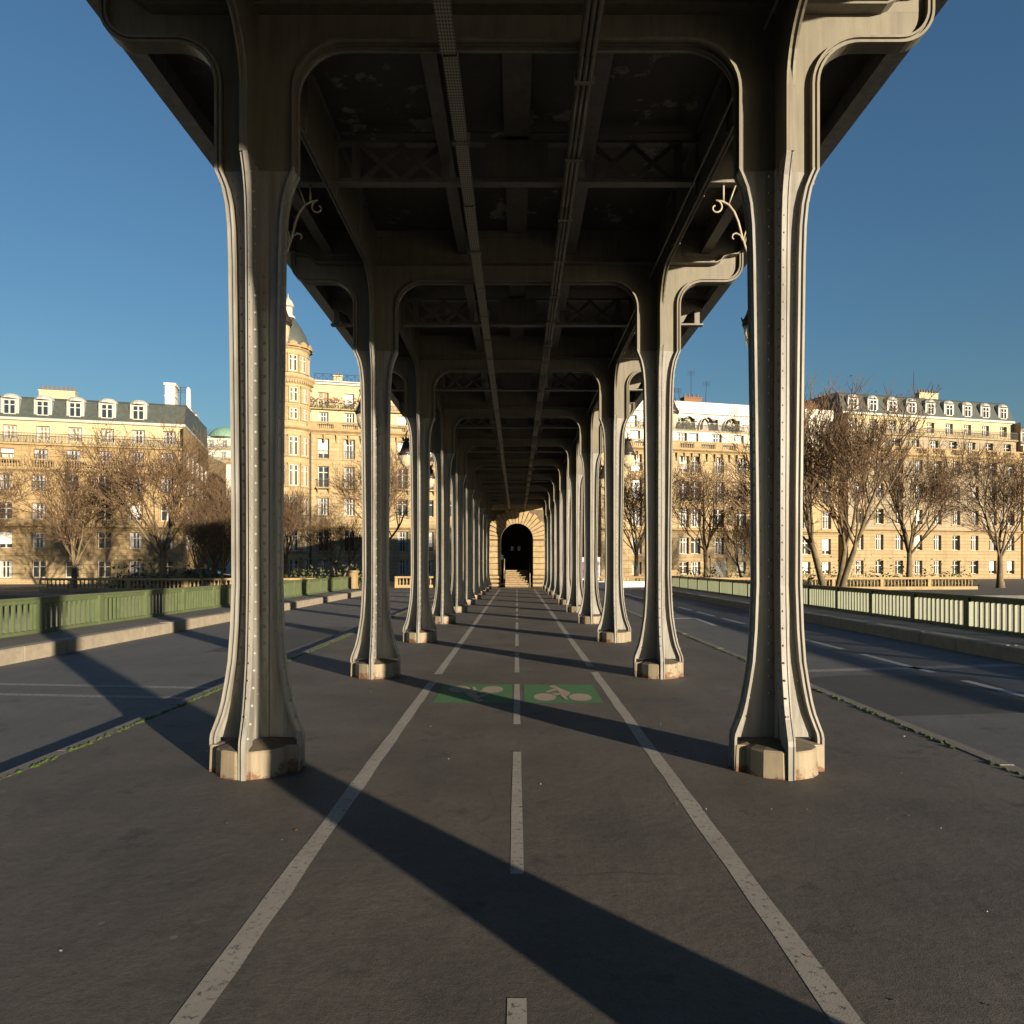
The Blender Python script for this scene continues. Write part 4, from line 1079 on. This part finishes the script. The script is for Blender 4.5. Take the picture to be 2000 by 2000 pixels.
# right building: stone storeys, two white attic storeys set back
B2F = [
    dict(z0=ROAD, z1=zpx(1068), wz0=zpx(1095), wz1=zpx(1076), ww=1.15, mat='rustic', surround=False),
    dict(z0=zpx(1068), z1=zpx(1027), wz0=zpx(1064), wz1=zpx(1039), ww=1.2, mat='rustic', cornice=.35, surround=False),
    dict(z0=zpx(1027), z1=zpx(988), wz0=zpx(1023), wz1=zpx(995), ww=1.2, mat='limestone'),
    dict(z0=zpx(988), z1=zpx(946), wz0=zpx(983), wz1=zpx(953), ww=1.2, mat='limestone', bal='guard'),
    dict(z0=zpx(946), z1=zpx(905), wz0=zpx(940), wz1=zpx(915), ww=1.2, mat='limestone', cornice=.4, console=.95, bal='guard', balus=True, blinds=.35),
    dict(z0=zpx(905), z1=zpx(874), wz0=zpx(894), wz1=zpx(878), ww=1.25, mat='whitewall', y=.5, surround=False, blinds=.4),
    dict(z0=zpx(874), z1=zpx(846), wz0=zpx(871), wz1=zpx(853), ww=1.2, mat='whitewall', y=1.3, surround=False, bal='run', blinds=.2)]
B2_LOC = (9.2, 82.7, 0)
xs2 = [1.4, 4.1, 6.8, 10.0, 11.15, 14.15, 16.9, 19.9, 22.7, 25.6, 28.2]
xs2 = [1.4, 4.2, 7.0, 9.95, 11.4, 14.35, 17.2, 20.2, 23.0, 25.8, 28.6]
b2, zt2 = building('apartment_building', 'golden stone apartment block with white attic storeys, right of the bridge', 'building', B2_LOC, ROT, 30.2, B2F, xs2, 13, seed=9, skip=((0, 5),))
MB().box(-.1, 30.3, 1.0, 1.25, zt2, zt2 + 1.05).build('parapet', 'whitewall', b2)
MB().box(13.5, 15.3, -.06, -.003, ROAD, zpx(1077)).build('entrance_door', 'darkiron', b2)
MB().box(13.2, 13.49, -.12, -.003, ROAD, zpx(1070)).box(15.31, 15.6, -.12, -.003, ROAD, zpx(1070)).box(13.1, 15.7, -.2, -.003, zpx(1070), zpx(1066)).build('door_surround', 'trim', b2)
chimney(b2, 13.2, 4.5, zt2 + .6, 2.3, 1.0, 1.6, 'brick', 4); chimney(b2, 23.5, 2.2, zt2 - 2.2, 1.5, 1.6, 4.2, 'brick', 4); chimney(b2, 28.9, 4.0, zt2 + .4, 2.2, 1.0, 1.8, 'brick', 5)
aerial(b2, 12.0, 4.5, zt2 + .4, 3.0, -.5); aerial(b2, 13.2, 4.5, zt2 + 2, 3.6); aerial(b2, 15.0, 4.4, zt2 + 1, 3.4, .2); aerial(b2, 21.6, 3, zt2, 3.6)
for x, mt in ((10.9, 'cardboard'), (13.3, 'cardboard'), (16.4, 'hedge')):      # arched terrace canopies
    cn = MB(); pts = [(x + .75 * math.cos(R(a)), 1.5 * math.sin(R(a))) for a in range(0, 181, 15)]
    for i in range(12):
        (a0, c0), (a1, c1) = pts[i], pts[i + 1]
        cn.add([(a0, .55, zpx(874) + .2 + c0 * .95), (a1, .55, zpx(874) + .2 + c1 * .95), (a1, 1.2, zpx(874) + .2 + c1 * .95), (a0, 1.2, zpx(874) + .2 + c0 * .95)], [(0, 1, 2, 3)])
    cn.build('terrace_canopy', mt, b2)
tp_ = MB(); rr = random.Random(12)
for i in range(500):
    x = rr.choice([rr.uniform(5, 12), rr.gauss(10.9, .4), rr.gauss(16.5, .5), rr.uniform(17, 29)]); y = rr.uniform(.6, .9); z = zpx(874) + abs(rr.gauss(.3, .35)); s = rr.uniform(.06, .16); a = rr.uniform(0, 6)
    tp_.add([(x - s * math.cos(a), y - s * math.sin(a), z), (x + s * math.cos(a), y + s * math.sin(a), z + s * .4), (x + s * .3, y, z + 1.3 * s), (x - s, y + s * .3, z + s)], [(0, 1, 2, 3)])
stuff(tp_.build('terrace_plants', 'hedge', b2))

def mansard(t, W, z, y0, depth, xsd, h=2.3):
    pr = [(y0 - .15, z + .02), (y0 + .75, z + h), (y0 + 1.1, z + h + .25), (depth - .6, z + h + .6), (depth - .02, z + .02)]
    MB().loft([[(x, y, q) for y, q in pr] for x in (W - .06, .06)]).build('mansard_roof', 'slate', t)
    for x in xsd:
        d = MB().box(x - .75, x + .75, y0 + .02, y0 + 1.0, z + .15, z + 1.75).build('dormer', 'zinc', t)
        c = MB().lathe([(.85, 0), (.8, .2), (.55, .42), (.02, .52)], 12, (x, y0 + .5, z + 1.75)); c.build('dormer_hood', 'zinc', d)
        fr, pa, cu_, bl = window_mesh(1.0, 1.35); o = link('window', fr, d, (x - .5, y0 - .06, z + .28)); link('pane', pa, o)

# more of the quay front, either side
def std_floors(n, hs, mats, base=ROAD, ww=1.15):
    fs = []; z = base
    for i in range(n):
        h = hs[i] if i < len(hs) else hs[-1]
        d = dict(z0=z, z1=z + h, wz0=z + h * .22, wz1=z + h * .80, ww=ww, mat=mats[min(i, len(mats) - 1)], surround=(1 < i < n - 2))
        if i == 1: d['cornice'] = .35
        if i == n - 3: d['cornice'] = .45; d['balus'] = True
        if i in (3, 4): d['bal'] = 'guard'
        if i >= n - 2: d['y'] = .5 if i == n - 2 else 1.1
        if i == n - 1: d['bal'] = 'run'
        fs.append(d); z += h
    return fs
b3, zt3 = building('apartment_building', 'tall stone apartment block at the far right of the quay', 'building', (39.6, 90.6, 0), ROT, 26, std_floors(7, [2.9, 3.2, 3.1, 3.1, 3.0, 2.5, 2.3], ['rustic', 'rustic', 'greystone', 'greystone', 'greystone', 'greystone', 'cream']), [1.6 + 2.85 * i for i in range(9)], 13, seed=21)
mansard(b3, 26, zt3, 1.1, 12, [1.6 + 2.85 * i for i in range(9)]); chimney(b3, .8, 6, zt3 + .6, 1.0, 2.2, 2.0, 'brick', 3); chimney(b3, 17, 6, zt3 + 1.5, 3.0, .8, 2.6, 'cream', 7)
b9, zt9 = building('apartment_building', 'lower stone apartment block at the right edge of the quay', 'building', (65.2, 97.6, 0), ROT, 27, std_floors(6, [3.0, 3.2, 3.1, 3.1, 2.5, 2.3], ['rustic', 'limestone', 'limestone', 'limestone', 'cream', 'whitewall']), [1.6 + 2.9 * i for i in range(9)], 14, seed=81)
mansard(b9, 27, zt9, 1.1, 13, [1.6 + 2.9 * i for i in range(9)]); chimney(b9, 8, 5, zt9 + 1.5, 3, .8, 2.2, 'cream', 7)
b4, zt4 = building('apartment_building', 'stone apartment block at the street corner, far left of the bridge', 'building', (-55.9, 66.6, 0), R(15), 24.6, std_floors(6, [2.7, 2.7, 2.6, 2.6, 2.4, 2.2], ['rustic', 'warmstone', 'warmstone', 'warmstone', 'warmstone', 'cream']), [1.4 + 2.72 * i for i in range(9)], 18, wall='warmstone', seed=33)
for i in range(5):
    for j in range(4):
        fr, pa, cu_, bl = window_mesh(1.15, 1.6)
        o = link('window', fr, b4, (24.64, 2.2 + i * 3.2, 3.2 + j * 2.62), R(90)); link('pane', pa, o)
mansard(b4, 24.6, zt4, 1.1, 17.9, [1.4 + 2.72 * i for i in range(8)], 1.9)
MB().box(22.6, 23.5, 2.2, 4.2, zt4 + .5, zt4 + 4.0).box(22.5, 23.6, 2.1, 4.3, zt4 + 4.001, zt4 + 4.25).box(22.54, 23.56, 2.14, 4.26, zt4 + 2.9, zt4 + 3.02).build('chimney', 'whitewall', b4)
aerial(b4, 23.9, 3, zt4 + 1.5, 2.6)
chimney(b4, 24.0, 9.9, zt4 + .8, 1.0, 1.6, 1.6, 'whitewall', 2); chimney(b4, 12, 6.5, zt4 + 1.2, 3.2, .8, 2.4, 'cream', 8); chimney(b4, 3, 4.5, zt4 + 1.2, 2.4, .8, 2.0, 'brick', 6)
MB().lathe([(.28, 0), (.22, 2.2), (.12, 2.4), (.02, 2.45)], 8, (24.1, 6.4, zt4 + 2.4)).build('chimney', 'whitewall', b4)
MB().box(23.6, 24.5, 5.9, 7.0, zt4 - .4, zt4 + 2.4).build('chimney', 'whitewall', b4)
b5, zt5 = building('apartment_building', 'stone apartment block at the far left edge of the quay', 'building', (-86, 69.4, 0), R(4), 27, std_floors(6, [3.0, 3.2, 3.1, 3.1, 2.6, 2.3], ['rustic', 'limestone', 'limestone', 'limestone', 'cream', 'whitewall']), [1.6 + 2.9 * i for i in range(9)], 14, seed=41)
mansard(b5, 27, zt5, 1.1, 13, [1.6 + 2.9 * i for i in range(9)]); chimney(b5, 26, 5, zt5 + 1.5, 1.2, 2.6, 2.4, 'cream', 3)
# street climbing the hill between the two left blocks
b6, zt6 = building('apartment_building', 'white apartment building with green copper dome up the hill', 'building', (-68, 150, 0), R(6), 16, std_floors(8, [7, 3.1, 3.1, 3.1, 3.1, 2.9, 2.6, 2.4], ['whitewall']), [1.6 + 2.6 * i for i in range(6)], 14, wall='whitewall', seed=51)
MB().lathe([(3.2, 0), (3.1, .5), (2.6, 1.2), (1.7, 1.9), (.6, 2.3), (.02, 2.5)], 18, (9, 3.0, zt6 - .1)).build('dome', 'copper', b6, smooth=True)
b7, zt7 = building('apartment_building', 'grey roofed apartment block in the shaded side street on the left', 'building', (-59.0, 112, 0), R(4), 9.5, std_floors(7, [3.2, 3.0, 3.0, 3.0, 2.9, 2.4, 2.0], ['limestone', 'limestone', 'limestone', 'limestone', 'limestone', 'cream', 'whitewall']), [1.6, 4.4, 7.2], 20, seed=61)
chimney(b7, 6, 4, zt7, 2.2, 1, 1.8)
b8, zt8 = building('apartment_building', 'pale apartment block glimpsed behind the stone portal', 'building', (-6.5, 96, 0), R(15), 20, std_floors(7, [3.0, 3.2, 3.1, 3.1, 3.0, 2.4, 2.2], ['rustic', 'limestone', 'limestone', 'limestone', 'limestone', 'cream', 'cream']), [1.6 + 2.8 * i for i in range(7)], 13, seed=71)
hb = MB(); hp = [(-300, 170, ROAD + .02), (-40, 150, ROAD + .02), (-10, 260, ROAD + .02), (-300, 300, ROAD + .02), (-180, 230, 24), (-90, 225, 16)]
hb.add(hp, [(0, 1, 5, 4), (1, 2, 5), (2, 3, 4, 5), (3, 0, 4)]); struct(hb.build('hill', 'hill'))

# ------------------------------------------------------------------ bare winter trees
def make_tree(seed, h, stems=1, spread=1.0, leaf=0, rmin=.0135):
    rr = random.Random(seed); tr = MB(); cr = MB(); tips = []
    LEN = [.23, .27, .21, .15, .10, .065] if stems == 1 else [.30, .25, .19, .14, .09, .06]
    NB = [5, 4, 4, 5, 6] if stems == 1 else [4, 4, 4, 4, 5]
    def branch(p, d, r, lev):
        L = LEN[lev] * h * rr.uniform(.8, 1.2)
        n = 5 if lev < 3 else (3 if lev < 5 else 2); pts = [p]; rads = [r]; q = p.copy(); dd = d.copy()
        for i in range(n):
            wob = .10 if lev else .04
            dd = (dd + Vector((rr.gauss(0, wob), rr.gauss(0, wob), rr.gauss(0, wob * .6) + (.07 if lev > 0 else 0)))).normalized()
            q = q + dd * (L / n); pts.append(q.copy()); rads.append(max(rmin * .7, r * (1 - .40 * (i + 1) / n)))
        (tr if lev < 2 else cr).tube(pts, rads, 8 if lev == 0 else (6 if lev < 2 else (4 if lev < 4 else 3)), cap=lev < 1)
        if lev >= 5: tips.append(q); return
        for j in range(NB[lev]):
            f = 1.0 if j == 0 else (rr.uniform(.82, 1.0) if lev == 0 else rr.uniform(.25, .98)); idx = min(n - 1, int(f * n)); base = pts[idx] + (pts[idx + 1] - pts[idx]) * (f * n - idx) if f < 1 else pts[-1]
            ax = dd.orthogonal().normalized(); ax.rotate(Matrix.Rotation((2 * PI * j / NB[lev] + rr.uniform(-.6, .6)), 3, dd))
            ang = rr.uniform(.08, .28) if j == 0 else rr.uniform(.42, .92) * spread
            nd = dd.copy(); nd.rotate(Matrix.Rotation(ang, 3, ax)); nd.normalize()
            branch(base, nd, max(rmin, rads[idx] * (rr.uniform(.66, .8) if j == 0 else rr.uniform(.45, .62))), lev + 1)
    for s_ in range(stems):
        a = 2 * PI * s_ / stems + rr.uniform(-.4, .4); tl = (.36 if stems > 1 else 0.02)
        d = Vector((math.cos(a) * tl, math.sin(a) * tl, 1)).normalized()
        branch(Vector((math.cos(a) * .25 * (stems > 1), math.sin(a) * .25 * (stems > 1), -.1)), d, h * (.022 if stems == 1 else .016), 0)
    if stems == 1: tr.lathe([(h * .034, -.1), (h * .027, .25), (h * .0222, .8)], 8)
    lf_ = MB()
    for q in tips:
        if rr.random() < leaf:
            s = rr.uniform(.05, .10); a = Vector((rr.gauss(0, 1), rr.gauss(0, 1), rr.gauss(0, 1))).normalized(); b_ = a.orthogonal().normalized()
            lf_.add([q - a * s, q - b_ * s * .7, q + a * s, q + b_ * s * .7], [(0, 1, 2, 3)])
    zm = max(v[2] for v in cr.v)
    for mb in (tr, cr, lf_): mb.v = [(x * h / zm, y * h / zm, z * h / zm) for x, y, z in mb.v]
    return tr.mesh('trunk', 'bark', True), cr.mesh('crown', 'twig'), (lf_.mesh('dry_leaves', 'deadleaf') if lf_.v else None), len(tips)
protos = [make_tree(11, 12.5, 1, .9, .10), make_tree(23, 12.5, 1, 1.0, .10), make_tree(37, 12.5, 4, .9, .10), make_tree(41, 12.5, 3, .9, .12)]
def tree(label, x, y, pi, sc=1.0, rot=0.0, z=ROAD):
    t = thing('bare_tree', label, 'tree', (x, y, z), rot, 'bare winter trees along the quay'); t.scale = (sc, sc, sc)
    a, b_, c, _ = protos[pi]
    link('trunk', a, t); k = link('crown', b_, t)
    if c: stuff(link('dry_leaves', c, k))
tree('bare plane tree before the left building, hidden by the second left column', -11.8, 66, 1, 1.1, .4)
tree('bare tree before the round corner tower', -20.2, 66, 0, .78, 1.1)
tree('bare tree between the tower building and the second left column', -16.4, 70, 3, .62, 2.2)
tree('small two-stemmed tree behind the left railing near the parked car', -20.1, 50.3, 3, .70, 4.0, -1.0)
tree('tall bare tree at the left edge, before the corner block', -23.6, 50.5, 1, 1.06, 2.0, -1.0)
tree('dense bare tree in front of the shaded side street, left of the nearest left column', -22.6, 57, 0, .86, 3.3, -.8)
tree('small bushy tree behind the small two-stemmed tree', -24.6, 62, 3, .66, 1.2, -.4)
tree('bare tree by the left quay, further left of the corner block', -31.5, 54, 0, .95, 3.0, -1)
tree('bare tree towards the left end of the quay', -41, 56, 1, .9, 5.0, -1)
tree('leftmost bare tree on the quay', -50, 58, 0, .92, .8, -1)
tree('bare tree right of the portal, behind the third right column', 10.7, 68, 0, 1.0, 5.2)
tree('bare plane tree in the middle of the right building front', 17.0, 68, 1, 1.0, 2.6)
tree('slender leaning tree in front of the entrance door, beside the nearest right column', 17.4, 57, 3, .66, .6, -.6)
tree('big many-stemmed bare tree behind the right railing', 21.0, 50.5, 2, 1.22, .5, -1.0)
tree('bare tree right of the many-stemmed tree', 28.5, 55, 1, 1.0, 4.0, -.6)
tree('bare tree before the far right block', 37, 58, 0, 1.0, 1.7, -.4)
tree('rightmost bare tree on the quay', 47, 60, 1, .95, 2.9, -.4)

# low evergreen planting on the quay behind the railings
def hedge(label, x0, x1, y, n, h, seed, z=ROAD):
    rr = random.Random(seed); mb = MB()
    for i in range(n):
        x = rr.uniform(x0, x1); zz = z + abs(rr.gauss(0, h)); yy_ = y + rr.gauss(0, .5); s = rr.uniform(.06, .16)
        a = Vector((rr.gauss(0, 1), rr.gauss(0, 1), rr.gauss(0, 1))).normalized(); b_ = a.orthogonal().normalized(); p = Vector((x, yy_, zz))
        mb.add([p - a * s, p - b_ * s * .6, p + a * s, p + b_ * s * .6], [(0, 1, 2, 3)])
    tag(mb.build('low_shrubs', 'hedge'), label, 'shrubs', kind='stuff')
hedge('low straggly shrubs behind the left railing', -30, -11, 56, 2600, .75, 5)
hedge('low straggly shrubs behind the right railing', 12, 36, 60, 3000, .75, 6)

# ------------------------------------------------------------------ parked car on the left quay
def car(loc, rot, label):
    t = thing('parked_car', label, 'car', loc, rot)
    W = .86
    def ring(x, pts): return [(x, y, z) for y, z in pts]
    secs = []
    for x, zb, zs, zr, hw in ((-2.1, .45, .62, .66, .70), (-2.0, .28, .80, .84, .80), (-1.4, .22, .90, .93, .86), (-.75, .20, .95, .98, .87), (.4, .20, .95, .98, .87), (1.5, .20, .95, .98, .87), (1.95, .26, .92, .96, .84), (2.08, .42, .84, .88, .76)):
        secs.append(ring(x, [(-hw, zb + .1), (-hw * .9, zb), (hw * .9, zb), (hw, zb + .1), (hw, zs - .1), (hw * .95, zs), (0, zr), (-hw * .95, zs), (-hw, zs - .1)]))
    MB().loft(secs).build('body', 'carpaint', t, smooth=False)
    cab = []
    for x, zt_, hw in ((-.95, .965, .80), (-.25, 1.36, .66), (.3, 1.45, .64), (1.1, 1.42, .64), (1.55, 1.28, .66), (1.95, .97, .76)):
        cab.append([(x, -hw - .06 * (zt_ > 1.1), .955), (x, hw + .06 * (zt_ > 1.1), .955), (x, hw, zt_ - .03), (x, hw - .1, zt_), (x, -hw + .1, zt_), (x, -hw, zt_ - .03)])
    MB().loft(cab).build('cabin', 'glass', t)
    rfm = MB(); rs = []
    for x, zt_, hw in ((-.25, 1.365, .67), (.3, 1.456, .65), (1.1, 1.426, .65), (1.6, 1.285, .67)):
        rs.append([(x, -hw, zt_ - .02), (x, -hw + .1, zt_ + .012), (x, hw - .1, zt_ + .012), (x, hw, zt_ - .02), (x, hw - .1, zt_ - .015), (x, -hw + .1, zt_ - .015)])
    rfm.loft(rs).build('roof_panel', 'carpaint', t)
    for x0, x1 in ((-.9, -.25), (.42, .45), (1.55, 1.95)):
        for sy in (-1, 1):
            MB().tube([(x0, sy * .83, .96), (x1, sy * .68, 1.38 if x1 < 1.9 else 1.0)] if x0 < 1 else [(x1, sy * .78, .97), (x0, sy * .68, 1.30)], .03, 5).build('pillar', 'carpaint', t)
    for x in (-1.3, 1.3):
        for sy in (-1, 1):
            w = MB().lathe([(.19, -.1), (.30, -.1), (.325, -.06), (.325, .06), (.30, .1), (.19, .1)], 18); w.v = [(a, c, b_) for a, b_, c in w.v]; w.f = [f[::-1] for f in w.f]
            wo = w.build('wheel', 'tyre', t, (x, sy * .80, .325))
            r_ = MB().lathe([(.005, .07), (.06, .09), (.19, .085), (.195, .1)], 14); r_.v = [(a, c * sy, b_) for a, b_, c in r_.v]; r_.build('rim', 'rim', wo)
    for sy in (-1, 1):
        MB().box(2.0, 2.085, sy * .62 - .12, sy * .62 + .12, .68, .82).build('tail_lamp', 'redlamp', t)
        MB().box(-2.11, -1.98, sy * .55 - .16, sy * .55 + .16, .56, .68).build('headlight', 'frame', t)
        MB().box(-.72, -.58, sy * .95 - .09, sy * .95 + .09, .98, 1.1).build('mirror', 'carpaint', t)
car((-28.3, 70.0, ROAD), R(184), 'dark blue parked car behind the left railing')
